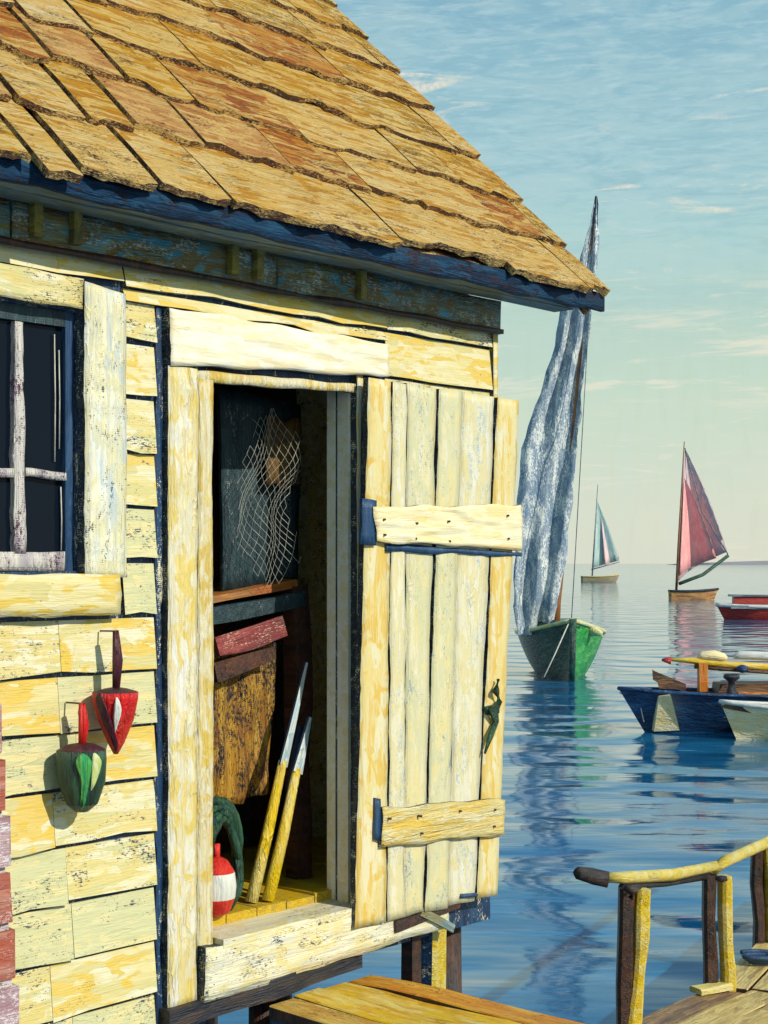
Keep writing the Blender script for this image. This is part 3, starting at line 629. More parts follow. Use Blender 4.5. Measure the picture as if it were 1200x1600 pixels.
# ---- door, folded right back on its strap hinges past the corner of the shack
door = thing('shack_door', 'open cream plank door with two ledges hinged back beside the dark doorway', 'door', (0, 0, 0), 0)
for k_ in ('label', 'category'): del door[k_]
door.name = 'door'; door.parent = shack; door['label'] = 'ledged plank door folded open against the wall'
OD = 0.10
def D(u, v): return W(u, v, OD)
def dquad(ul, ur, top, bot):
    """plank between two slanting joints: ul/ur = (u at top, u at bottom)"""
    return [D(ul[0], top[0]), D(ur[0], top[1]), D(ur[1], bot[1]), D(ul[1], bot[0])]
yb, yf = -0.070, -0.100
vt = lambda u: 590 + (u - 578) * 0.150
vb_ = lambda u: 1452 - (u - 555) * 0.245
joints = [(577, 556), (613, 605), (636, 632), (685, 664), (722, 700), (775, 745), (812, 776)]
mats_d = [m_door[0], m_door[2], m_door[1], m_door[1], m_door[2], m_door[0]]
for i in range(6):
    a, b = joints[i], joints[i + 1]; G_ = [0, 0.5, 0.9, 1.5, 0.4, 1.5, 0]; g = G_[i]; g2 = G_[i + 1]
    q = dquad((a[0] + g, a[1] + g * 0.6), (b[0] - g2, b[1] - g2 * 0.6), (vt(a[0]), vt(b[0])), (vb_(a[1]), vb_(b[1])))
    slab('door_plank', [mats_d[i], m_edge], q, yb, yf - 0.004 * (i % 2), door, 4, 60, 0.005, 'Z', edge=0.006, seed=i * 4.7 + 1)
slab('door_backing', [m_tar_and_shade], dquad((582, 562), (806, 768), (vt(582) + 8, vt(806) + 8), (vb_(562) - 8, vb_(768) - 8)), yb + 0.012, yb + 0.001, door, 2, 6, 0.0)
slab('ledge', [m_ledge, m_edge], [W(586, 793, .125), W(815, 788, .125), W(817, 858, .125), W(590, 848, .125)], -0.101, -0.127, door, 50, 16, 0.004, 'X', edge=0.010, ridge=0.012, seed=12.3)
slab('ledge', [m_ledge_y, m_edge], [W(598, 1262, .125), W(790, 1250, .125), W(789, 1306, .125), W(596, 1322, .125)], -0.101, -0.124, door, 40, 10, 0.008, 'X', edge=0.008, ridge=0.005, seed=4.3)
slab('ledge_shadow_strip', [m_iron_and_shade], [W(604, 849, .11), W(817, 862, .11), W(817, 870, .11), W(604, 862, .11)], -0.101, -0.110, door, 20, 1, 0.001, 'X', edge=0.006)
for (u0_, v0_, u1_, v1_) in ((568, 780, 590, 852), (588, 1247, 597, 1316)):
    slab('hinge', [m_iron_and_shade], [W(u0_, v0_, .12), W(u1_, v0_ + 2, .12), W(u1_ , v1_, .12), W(u0_, v1_ - 3, .12)], -0.101, -0.118, door, 3, 5, 0.003, 'Z', edge=0.006)
for (u_, v_, pv) in ((603, 812, 0), (604, 836, 0), (654, 818, 0), (652, 842, 0), (704, 815, 0), (705, 846, 0), (796, 806, 0), (797, 842, 0), (612, 1280, 0), (660, 1276, 0), (662, 1303, 0), (722, 1268, 0), (776, 1266, 0), (775, 1292, 0)):
    a_ = W(u_, v_, 0.14); tube('nail', m_pile, [(a_[0], -0.105, a_[1]), (a_[0], -0.137, a_[1] + 0.001)], 0.0045, door, 7)
# latch and frayed lanyard on the free edge
ly = [W(u_, v_, .13) for u_, v_ in ((781, 1062), (774, 1080), (783, 1096), (768, 1110), (777, 1128), (766, 1150), (760, 1178))]
tube('lanyard', m_dgreen, [(p[0], -0.122 - 0.01 * (i % 2), p[1]) for i, p in enumerate(ly)], 0.01, door, 7, radii=[0.008, 0.017, 0.010, 0.021, 0.013, 0.012, 0.004], wobb=0.5)
slab('latch', [m_dgreen], [W(762, 1104, .125), W(783, 1100, .125), W(782, 1116, .125), W(764, 1118, .125)], -0.105, -0.120, door, 3, 3, 0.004)
tube('pull_knob', m_iron_and_shade, [(W(724, 1403, .12)[0], -0.104, W(724, 1401, .12)[1]), (W(748, 1403, .12)[0], -0.108, W(748, 1399, .12)[1])], 0.009, door, 8)

# ---- under the shack: dark shade board, corner pile, floor beam
x = su(-330)
k = 0
plank('under_shade_board', [m_tar_and_shade], (su(236), 0.03, zw0 - 0.9), (su(236), 0.03, zs_bot - 0.07), 0.10, 0.03, (0, -1, 0), shack, segs=3)  # dark plank standing in for the shadow under the shack
for x_ in (s0 + 0.1, -1.3, -0.1, su(470), 1.0, s1 - 0.12):
    for y_ in (0.16, 1.7, DEPTH - 0.15):
        if y_ == 0.16 and 0.9 < x_ < 1.2: continue
        lathe('pile', m_pile, [(0.085, -0.9), (0.09, 0.4), (0.08, zs_bot - 0.004)], shack, 10, (x_, y_, 0), wobb=0.1)
cp = su(682)
plank('corner_post_and_shade', [m_pileY, m_tar_and_shade], (cp, 0.06, -0.8), (cp, 0.06, W(680, 1448)[1]), 0.125, 0.08, (0.25, -1, 0), shack, segs=8, wobble=0.008, chamfer=0.012)
plank('corner_post_and_shade', [m_pile], (su(646), 0.06, -0.8), (su(650), 0.05, W(650, 1452)[1]), 0.07, 0.07, (0.1, -1, 0), shack, segs=8, wobble=0.008)  # dark left side of the post: shade built as a separate plank
plank('floor_beam', [m_soffit, m_edge], (su(560), 0.11, zs_bot + 0.07), (su(716), 0.11, zs_bot + 0.09), 0.10, 0.05, (0, -1, 0), shack, segs=6)
for ua, va, ub, vb2 in ((600, 1445, 700, 1408), (640, 1420, 690, 1449)):
    a_ = W(ua, va, 0.03); b_ = W(ub, vb2, 0.03)
    plank('brace', [m_pile if ua == 600 else m_soffit], (a_[0], -0.083, a_[1]), (b_[0], -0.083, b_[1]), 0.035, 0.012, (0, -1, 0), shack, segs=4, wobble=0.005)

# ================================================================== things in the doorway (world-placed empties in the wall frame)
def wall_loc(s, y, z): 
    p = P0 + dW * s - nW * y; return (p.x, p.y, z)
def wthing(name, label, cat, s, y, z, group=None): return thing(name, label, cat, wall_loc(s, y, z), WR, group)

# oars
def oar(s, y, u_foot, v_foot, u_top, v_top, v_blade, label, w_=0.034):
    z0 = zfloor + 0.002
    sf, zf = W(u_foot, v_foot, -y); st_, zt_ = W(u_top, v_top, -y - 0.02)
    zf = z0
    o = wthing('oar', label, 'oar', sf, y, z0, 'oars leaning inside the doorway')
    dx, dz = st_ - sf, zt_ - zf; dy = 0.06
    fr = (v_foot - v_blade) / (v_foot - v_top)
    P = lambda f: (dx * f, dy * f, dz * f + 0.0)
    tube('shaft', m_pileY, [P(0), P(fr * .5), P(fr)], 0.014, o, 8, radii=[0.026, 0.022, 0.017], wobb=0.3)
    # blade: flattened tapering board
    plank('blade', [m_bladep, m_iron_and_shade], P(fr - 0.02), P(1.0), w_, 0.010, (0, -1, 0.0), o, segs=6, wobble=0.002, taper=0.25)
    return o
m_bladep = paint('blade_blue_white', (0.46, 0.60, 0.68), (0.70, 0.74, 0.68), (0.20, 0.34, 0.42), None, 0, 'X', rough=0.4)
oar(0, 0.16, 392, 1400, 489, 1036, 1190, 'longer pale tipped yellow oar leaning left of the shorter one in the doorway', 0.040)
oar(0, 0.13, 418, 1408, 494, 1122, 1205, 'shorter yellow oar with pale blue blade nearest the right jamb of the doorway', 0.052)
sf = W(425, 1412, -0.17)
sp = wthing('boat_pole', 'dark blue pole leaning behind the shorter oar in the doorway', 'pole', W(424, 1410, -0.2)[0], 0.2, zfloor)
tube('boat_pole_shaft', m_iron_and_shade, [(0, 0, 0.0), (0.10, 0.02, 0.32), (0.19, 0.04, 0.62)], 0.012, sp, 7)

# life ring / coil and red-white float by the left jamb
ringc = W(352, 1335, -0.12)
cl = wthing('rope_coil', 'thick dark green coil of rope standing behind the red float in the doorway', 'rope coil', ringc[0], 0.14, zfloor)
zc_ = ringc[1] - zfloor
for i in range(4):
    pts = []; r_ = 0.135 + 0.014 * i
    for a in range(25):
        an = 2 * math.pi * a / 24; pts.append((0.62 * r_ * math.cos(an), 0.010 * i + 0.018 * math.sin(an * 2 + i), r_ * 1.18 * math.sin(an) + 0.175 + 0.004 * i))
    tube('rope_turn', m_dgreen, pts, 0.017, cl, 7, wobb=0.4)
fb = wthing('float', 'red and white round float on the floor against the left jamb of the doorway', 'float', W(340, 1400, -0.08)[0], 0.085, zfloor)
lathe('float_body', [m_red, m_white], [(0.012, 0.0), (0.048, 0.02), (0.066, 0.07), (0.070, 0.11), (0.064, 0.16), (0.040, 0.20), (0.014, 0.215)], fb, 18, fm=[0, 0, 1, 1, 0, 0, 0])
tube('float_stem', m_red, [(0, 0, 0.20), (0, 0, 0.26)], 0.012, fb, 8)
lb = wthing('lobster_stick', 'slim red marker stick standing inside the left jamb of the doorway', 'stick', d0 + 0.022, 0.035, zfloor)
tube('stick', m_red, [(0, 0, 0), (0.004, 0.0, 0.14), (0.0, 0.005, 0.30)], 0.010, lb, 7)

# ochre sacking and crate stack inside
def cloth(name, mat, s_a, s_b, y, z_top, z_bot, parent, nx=18, nz=22, amp=0.03, taper=0.0):
    V = []; Fc = []
    for j in range(nz + 1):
        f = j / nz
        for i in range(nx + 1):
            g = i / nx; x = s_a + (s_b - s_a) * g * (1 - taper * f) + 0.01 * wob(f * 3, 3, 2)
            yy = y + amp * math.sin(g * 17 + 2 * f) * (0.3 + f) * 0.5 + amp * noise.noise(Vector((g * 5, f * 2, 3)))
            V.append((x, yy, z_top + (z_bot - z_top) * f + 0.012 * math.sin(g * 9) * (1 if j in (0, nz) else 0.5)))
    off = len(V); V += [(a, b + 0.006, c) for a, b, c in V]
    for j in range(nz):
        for i in range(nx):
            a = j * (nx + 1) + i; Fc.append((a, a + 1, a + nx + 2, a + nx + 1)); Fc.append((off + a, off + a + nx + 1, off + a + nx + 2, off + a + 1))
    for j in range(nz):
        for e in (0, nx):
            a = j * (nx + 1) + e; Fc.append((a, a + nx + 1, off + a + nx + 1, off + a))
    for i in range(nx):
        for e in (0, nz * (nx + 1)):
            a = e + i; Fc.append((a, a + 1, off + a + 1, off + a))
    return mesh_obj(name, V, Fc, mat, parent, None, True)
ys = 0.34
sk = wthing('ochre_sailcloth', 'ochre sailcloth hanging in folds from the shelf inside the doorway', 'sailcloth', 0, ys, 0)
sa, sb = W(322, 1000, -ys)[0], W(432, 1000, -ys)[0]
tag(sk); 
cloth('cloth', m_ochre, sa, sb, 0.0, W(380, 1010, -ys)[1], W(380, 1250, -ys)[1], sk, taper=0.15)
m_sack2 = m_rust
rk = wthing('rust_cloth', 'dark red folded cloth draped over the shelf edge inside the doorway', 'cloth', 0, ys - 0.06, 0)
ra, rb = W(330, 990, -ys + .06)[0], W(440, 990, -ys + .06)[0]
plank('fold', [m_rust], (ra, 0.0, W(330, 1010, -ys)[1]), (rb, 0.02, W(440, 980, -ys)[1]), 0.075, 0.03, (0, -1, 0.2), rk, segs=8, wobble=0.010)
plank('fold', [m_int2], (ra, 0.01, W(330, 1048, -ys)[1]), (rb - 0.05, 0.02, W(420, 1018, -ys)[1]), 0.06, 0.03, (0, -1, 0.1), rk, segs=8, wobble=0.010)
sh = wthing('wall_shelf', 'orange brown plank shelf slanting across the dark doorway', 'shelf', 0, ys + 0.02, 0)
za_, zb2 = W(335, 938, -ys)[1], W(450, 912, -ys)[1]
plank('shelf_board', [m_obrown], (W(326, 938, -ys)[0], -0.03, za_), (W(462, 915, -ys)[0], -0.03, zb2), 0.030, 0.20, (0, 1, 0), sh, segs=6, wobble=0.004)
plank('shelf_board', [m_int], (W(326, 968, -ys)[0], -0.01, za_ - 0.06), (W(470, 945, -ys)[0], -0.01, zb2 - 0.06), 0.06, 0.04, (0, -1, 0), sh, segs=6, wobble=0.004)
plank('bracket', [m_int2], (W(470, 1400, -ys)[0], 0.02, zfloor), (W(466, 900, -ys)[0], 0.02, zb2), 0.09, 0.06, (0, -1, 0), sh, segs=5, wobble=0.004)
# dark chart board above the shelf
cb = wthing('dark_board', 'dark teal board hanging above the shelf inside the doorway', 'board', 0, ys + 0.06, 0)
q = [W(345, 606, -ys - .06), W(472, 632, -ys - .06), W(466, 905, -ys - .06), W(350, 928, -ys - .06)]
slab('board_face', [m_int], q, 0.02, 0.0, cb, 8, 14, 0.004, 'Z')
hb = wthing('brown_jacket', 'brown oilskin hanging behind the net inside the doorway', 'jacket', 0, ys - 0.0, 0)
cloth('jacket_cloth', m_obrown if False else paint('oilskin_brown', (0.14, 0.07, 0.02), (0.04, 0.03, 0.02), (0.22, 0.12, 0.03), None, 0, 'Z'), W(418, 700, -ys)[0], W(470, 700, -ys)[0], 0.0, W(440, 655, -ys)[1], W(440, 760, -ys)[1], hb, 8, 8, 0.012)
# fishing net: real cords hanging in the upper doorway
nt = wthing('fishing_net', 'pale corded fishing net hanging in the dark upper doorway', 'net', 0, ys - 0.08, 0)
bm = bmesh.new(); rn = random.Random(5)
def cord(bm, a, b, r=0.0011):
    a = Vector(a); b = Vector(b); t_ = (b - a).normalized(); A = t_.cross(Vector((0, 1, 0))).normalized(); B = t_.cross(A)
    vs = [[bm.verts.new(p + (A * math.cos(x) + B * math.sin(x)) * r) for x in (0, 2.094, 4.189)] for p in (a, b)]
    for i in range(3): bm.faces.new((vs[0][i], vs[0][(i + 1) % 3], vs[1][(i + 1) % 3], vs[1][i]))
yn = ys - 0.08
def NP(i, j):
    u_ = 366 + i * 8.6 + 7 * math.sin(j * 0.31) + 10 * noise.noise(Vector((i * .16, j * .16, 1)))
    v_ = 628 + j * 10.5 + 0.35 * (i - 6) ** 2 + 12 * noise.noise(Vector((i * .14, j * .14, 5)))
    s_, z_ = W(u_, v_, -yn); return (s_, 0.02 * math.sin(i * 0.9 + j * 0.3), z_)
NI, NJ = 11, 27
def inn_(i, j): return ((i - 6.2) / 5.6) ** 2 + ((j - 14) / 13.5) ** 2 < 1.0 + 0.35 * noise.noise(Vector((i * .5, j * .4, 9)))
for j in range(NJ):
    for i in range(NI + 1):
        if not inn_(i, j): continue
        x_ = i + 0.5 * (j % 2)
        for dx_ in (-0.5, 0.5):
            if inn_(x_ + dx_, j + 1): cord(bm, NP(x_, j), NP(x_ + dx_, j + 1), 0.0009 + 0.0008 * max(0, noise.noise(Vector((i * .6, j * .5, 3)))))
me = bpy.data.meshes.new('net_cords'); bm.to_mesh(me); bm.free(); me.materials.append(m_cord)
o = bpy.data.objects.new('net_cords', me); C.objects.link(o); o.parent = nt; o['kind'] = 'stuff'

# ================================================================== pot buoys hanging below the window sill
def buoy(uc, v_top, v_neck, v_bot, w_px, mats, label, squat=False, tilt=0.0):
    o_ = 0.105
    s_, zt_ = W(uc, v_top, o_); zn = W(uc, v_neck, o_)[1]; zb_ = W(uc, v_bot, o_)[1]
    Yd = (P0 + nW * o_ + dW * s_).y; r = w_px / 2 * Yd / F
    H = zn - zb_
    t_ = wthing('pot_buoy', label, 'buoy', s_, -o_, zb_, 'pot buoys hanging on the shack wall'); t_.rotation_euler = (0, tilt, WR)
    if squat: prof = [(r * 0.25, 0), (r * 0.62, H * 0.12), (r * 0.90, H * 0.45), (r * 1.0, H * 0.80), (r * 0.96, H * 0.94), (r * 0.5, H * 1.02), (0.016, H * 1.04)]
    else: prof = [(r * 0.10, 0), (r * 0.38, H * 0.18), (r * 0.78, H * 0.55), (r * 1.0, H * 0.86), (r * 1.0, H * 0.97), (r * 0.5, H * 1.02), (0.014, H * 1.04)]
    b_ = lathe('buoy_body', [mats[0], mats[1]], prof, t_, 36, fm=[0, 0, 0, 0, 1, 1, 1], wobb=0.12)
    tube('spindle', mats[2], [(0, 0, H * 1.0), (0.004, 0, H * 1.0 + (zt_ - zn) * 0.5), (0, 0, H + (zt_ - zn))], 0.011, t_, 8, radii=[0.013, 0.017, 0.010], wobb=0.3)
    tube('hanging_nail', m_pile, [(0, 0.08, H + zt_ - zn - 0.004), (0, -0.012, H + zt_ - zn - 0.002)], 0.003, t_, 6)
    return t_, r, H
t1, r1, H1 = buoy(181, 985, 1078, 1178, 72, (m_red, m_maroon, m_maroon), 'red pot buoy with a white diamond hanging from the window sill on a dark spindle')
t2, r2, H2 = buoy(128, 1098, 1165, 1268, 80, (m_dgreen, m_maroon, m_red), 'dark green pot buoy with a pale stripe and bright red spindle, lower on the wall', True)
def patch_on(t_, prof_r, mat, pts, name):
    """a thin raised patch of paint wrapped on a buoy; pts = (angle, height) outline fan"""
    P_ = []; n0 = len(pts)
    for i in range(n0):                                  # rounded outline through the given points
        a0, a1, a2, a3 = [Vector(pts[(i + k) % n0]) for k in (-1, 0, 1, 2)]
        for q in range(4):
            f = q / 4; P_.append(0.5 * (2 * a1 + (a2 - a0) * f + (2 * a0 - 5 * a1 + 4 * a2 - a3) * f * f + (3 * a1 - a0 - 3 * a2 + a3) * f ** 3))
    n_ = len(P_); c_ = sum(P_, Vector((0, 0))) / n_; V = []; rings = (1.0, 0.93, 0.5, 0.0)
    for k_, g in enumerate(rings):
        for p in P_:
            q = c_.lerp(p, max(g, 0.02)); rr = prof_r(q.y) * 1.03 + (0.001 if k_ == 0 else 0.004); V.append((rr * math.cos(q.x), rr * math.sin(q.x), q.y))
    Fc = [(k * n_ + i, k * n_ + (i + 1) % n_, (k + 1) * n_ + (i + 1) % n_, (k + 1) * n_ + i) for k in range(3) for i in range(n_)] + [tuple(3 * n_ + i for i in range(n_))]
    return mesh_obj(name, V, Fc, mat, t_, None, True)
def interp(prof):
    def f(h):
        for (ra, ha), (rb, hb_) in zip(prof, prof[1:]):
            if ha <= h <= hb_: return ra + (rb - ra) * (h - ha) / (hb_ - ha)
        return prof[-1][0]
    return f
f1 = interp([(r1 * 0.10, 0), (r1 * 0.38, H1 * 0.18), (r1 * 0.78, H1 * 0.55), (r1 * 1.0, H1 * 0.86), (r1 * 1.0, H1 * 0.97)])
f2 = interp([(r2 * 0.25, 0), (r2 * 0.62, H2 * 0.12), (r2 * 0.90, H2 * 0.45), (r2 * 1.0, H2 * 0.80), (r2 * 0.96, H2 * 0.94)])
av = -2.2                                               # angle of the side the viewer faces, in the wall frame
patch_on(t1, f1, m_white, [(av - 0.02, H1 * 0.92), (av + 0.22, H1 * 0.72), (av + 0.10, H1 * 0.50), (av - 0.10, H1 * 0.36), (av - 0.14, H1 * 0.60)], 'white_diamond')
patch_on(t2, f2, m_green, [(av + 0.0, H2 * 0.93), (av + 0.35, H2 * 0.80), (av + 0.28, H2 * 0.5), (av + 0.15, H2 * 0.15), (av - 0.1, H2 * 0.06), (av - 0.05, H2 * 0.5), (av - 0.25, H2 * 0.8)], 'green_stripe')
patch_on(t2, f2, m_lime, [(av + 0.42, H2 * 0.92), (av + 0.75, H2 * 0.82), (av + 0.70, H2 * 0.62), (av + 0.40, H2 * 0.35), (av + 0.36, H2 * 0.6)], 'lime_stripe')
patch_on(t1, f1, m_maroon, [(av - 0.95, H1 * 0.95), (av - 0.62, H1 * 0.93), (av - 0.20, H1 * 0.45), (av + 0.25, H1 * 0.10), (av - 0.1, H1 * 0.04), (av - 0.6, H1 * 0.35), (av - 0.95, H1 * 0.7)], 'dark_band')

# ================================================================== brick buttress at the left corner of the picture
bt = wthing('brick_buttress', 'pink and white weathered brick buttress against the left end of the shack wall', 'buttress', s0 + 0.5, -0.2, 0)
O_B = 0.20
def brx(z_):                                             # s of the sloping right face at height z
    a = W(-4, 900, O_B); b = W(38, 1600, O_B); f = (a[1] - z_) / (a[1] - b[1]); return a[0] + (b[0] - a[0]) * f
zt_b = CZ + 0.10; ch = 0.165; ox = s0 + 0.5
V = []; zz = -0.4
for z_ in (-0.4, zt_b - 0.03):
    for x in (brx(z_) - 1.0, brx(z_) - 0.02):
        for y in (0.02 + 0.0, 0.16): V.append((x - ox, y, z_))
mesh_obj('mortar_core', V, [(0, 1, 3, 2), (4, 6, 7, 5), (0, 4, 5, 1), (2, 3, 7, 6), (0, 2, 6, 4), (1, 5, 7, 3)], m_mortar, bt)
z_ = -0.3; r_i = 0; rb_ = random.Random(3)
while z_ < zt_b:
    x = brx(z_ + ch / 2) - rb_.uniform(0, 0.010); first = True
    lim = brx(z_) - 1.0
    while x > lim:
        ln = (0.30 if not first else (0.30 if r_i % 2 else 0.16)) * rb_.uniform(0.93, 1.05); first = False
        dep = rb_.uniform(-0.008, 0.010); mt = rb_.choice(m_brick)
        V = []
        for zz in (z_ + 0.012, z_ + ch - 0.012):
            for (xx, yy) in ((x - ln + 0.012, 0.15), (x - ln + 0.012, dep + 0.012), (x - ln + 0.024, dep), (x - 0.012, dep + 0.0), (x, dep + 0.012), (x, 0.15)):
                V.append((xx - ox + rb_.uniform(-.003, .003), yy + rb_.uniform(-.003, .003) - (0.0), zz + rb_.uniform(-.004, .004)))
        Fc = [tuple(range(6)), tuple(range(6, 12))] + [(i, (i + 1) % 6, 6 + (i + 1) % 6, 6 + i) for i in range(6)]
        mesh_obj('brick', V, Fc, mt, bt)
        x -= ln + 0.012
    z_ += ch; r_i += 1

# ================================================================== plank landing running out from the door
zl = CZ - 1.548
ld = wthing('plank_landing', 'orange and gold plank gangway running out from under the shack door', 'gangway', 0.7, -0.1, zl)
edges = [0.405, 0.545, 0.69, 0.83, 0.965]
lm = [m_orange[2], m_orange[1], m_orange[1], m_orange[0]]
for i in range(4):
    c_ = (edges[i] + edges[i + 1]) / 2 - 0.7; wd = edges[i + 1] - edges[i] - 0.006
    plank('deck_plank', [lm[i], m_pile], (c_, 0.02 if i else 0.0, -0.04), (c_ + 0.02, -2.6, -0.04), wd, 0.04, (0, 0, 1), ld, segs=14, wobble=0.003, chamfer=0.004)
plank('edge_beam', [m_tar_and_shade], (edges[0] - 0.7 + 0.03, 0.0, -0.11), (edges[0] - 0.7 + 0.05, -2.55, -0.11), 0.05, 0.065, (0, 0, 1), ld, segs=8)
plank('edge_beam', [m_pile], (edges[4] - 0.7 - 0.03, 0.0, -0.11), (edges[4] - 0.7 - 0.01, -2.55, -0.11), 0.05, 0.065, (0, 0, 1), ld, segs=8)
for yy in (-0.5, -1.5, -2.45):
    for xx in (-0.22, 0.2):
        lathe('pile', m_pile, [(0.05, -zl - 0.8), (0.055, -1.0), (0.048, -0.112)], ld, 9, (xx, yy, 0), wobb=0.1)

# ================================================================== small pier with yellow rails, lower right
zp = 0.70
A_ = G(972, 1612, zp); B_ = G(1125, 1542, zp); C_ = G(1196, 1472, zp)
dirp = (C_ - A_).normalized(); far = C_ + (C_ - B_).normalized() * 4.0
pier = thing('small_pier', 'low plank pier with knobbly yellow rail at the lower right water edge', 'pier', (B_.x, B_.y, 0))
def pl(p): return Vector((p[0] - B_.x, p[1] - B_.y, p[2]))
inn = Vector((dirp.y, -dirp.x, 0))                        # towards the land side of the pier
# deck planks laid lengthwise, following the bend of the rail line
start = A_ - (B_ - A_).normalized() * 0.9
for k in range(7):
    off_ = inn * (0.05 + k * 0.19)
    mt = [m_pier[0], m_pier[1], m_pier[1], m_pier[1], m_pier[0], m_pier[1], m_pier[1]][k]
    plank('deck_plank', [mt, m_pile], pl(start + off_ - Vector((0, 0, 0.05))), pl(B_ + off_ * 1.0 + (C_ - B_) * 0.06 * (k % 3) - Vector((0, 0, 0.05))), 0.18, 0.05, (0, 0, 1), pier, segs=6, chamfer=0.005)
    a2 = B_ + off_ + (C_ - B_) * (0.06 * (k % 3) + 0.012)
    mt = [m_pier[1], m_pier[1], m_pier[0], m_pier[1], m_pier[1], m_pier[0], m_pier[1]][k]
    plank('deck_plank', [mt, m_pile], pl(a2 - Vector((0, 0, 0.048))), pl(far + off_ * 1.05 - Vector((0, 0, 0.048))), 0.178, 0.05, (0, 0, 1), pier, segs=8, chamfer=0.005)
def rpost(base, top_z, lean=0.0, w_=0.10):
    b = pl(base); 
    plank('post_shade_side', [m_pile], (b.x - 0.028, b.y + 0.02, -0.9), (b.x - 0.028 + lean, b.y + 0.02, top_z), 0.068, 0.068, (0, -1, 0), pier, segs=10, wobble=0.008, chamfer=0.015)  # dark half: shaded side of the post put into the colour
    plank('post_lit_side', [m_pileY], (b.x + 0.034, b.y + 0.012, zp - 0.12), (b.x + 0.036 + lean * 1.05, b.y + 0.012, top_z - 0.005), 0.062, 0.062, (0.30, -1, 0), pier, segs=10, wobble=0.010, chamfer=0.014)  # yellow half: lit side of the post put into the colour
def topz(P, v): return CZ - (v - HZ) / F * P.y
za = topz(A_, 1386); zb3 = topz(B_, 1366); zc3 = topz(C_, 1322)
rpost(A_, za, 0.05); rpost(B_, zb3, -0.03); rpost(C_ , zc3, -0.02)
rpost(far * 0.45 + C_ * 0.55, zc3 + 0.03, 0.0)
# rails: rounded knobbly poles
def wpt(u, v, ref): return pl(Vector(((u - 600) / F * ref.y, ref.y, CZ - (v - HZ) / F * ref.y)))
r1a = wpt(904, 1364, A_ * 0.985); r1b = wpt(975, 1372, A_); r1c = wpt(1050, 1366, (A_ + B_) / 2); r1d = wpt(1118, 1353, B_)
tube('rail', m_rail, [wpt(946, 1371, A_), r1b, r1c, r1d], 0.034, pier, 10, radii=[0.024, 0.029, 0.029, 0.027], wobb=0.25)
tube('rail_end', m_railD, [r1a, wpt(925, 1370, A_), wpt(950, 1373, A_)], 0.03, pier, 10, radii=[0.028, 0.040, 0.036], wobb=0.3)
tube('under_rail', m_railD, [wpt(972, 1385, A_), wpt(1040, 1381, (A_ + B_) / 2), wpt(1108, 1368, B_)], 0.018, pier, 8, wobb=0.4)
tube('rail', m_rail, [wpt(1112, 1362, B_), wpt(1134, 1346, B_), wpt(1198, 1316, C_), pl(far + Vector((0, 0, zc3 + 0.02 - zp)))], 0.034, pier, 10, radii=[0.026, 0.030, 0.032, 0.032], wobb=0.2)
tube('knot', m_railD, [wpt(975, 1385, A_ * 0.985), wpt(992, 1392, A_ * 0.985), wpt(985, 1404, A_ * 0.985)], 0.03, pier, 9, radii=[0.016, 0.036, 0.014], wobb=0.5)
tube('knot', m_railD, [wpt(1118, 1372, B_ * 0.985), wpt(1128, 1374, B_ * 0.985), wpt(1136, 1372, B_ * 0.985)], 0.02, pier, 9, radii=[0.010, 0.020, 0.010], wobb=0.5)
cl1 = wpt(1085, 1556, B_ * 0.985); cl2 = wpt(1142, 1544, B_ * 0.985)
plank('kerb_block', [m_rail], (cl1.x, cl1.y, zp + 0.002), (cl2.x, cl2.y + 0.1, zp + 0.002), 0.09, 0.035, (0, 0, 1), pier, segs=5, wobble=0.008, chamfer=0.01)
pk = G(1188, 1508, zp)
rp = thing('deck_stroke', 'dark blue shadow-like stroke on the pier deck, shaped as a coil', 'dark stroke', (pk.x, pk.y, zp))  # navy coil standing in for a shadow-like stroke on the deck
pts = []
for a in range(40): an = a * 0.55; rr = 0.03 + 0.0011 * a; pts.append((rr * math.cos(an) * 1.5, rr * math.sin(an), 0.014 + 0.0012 * a))
tube('stroke_turns', m_iron_and_shade, pts, 0.014, rp, 7)

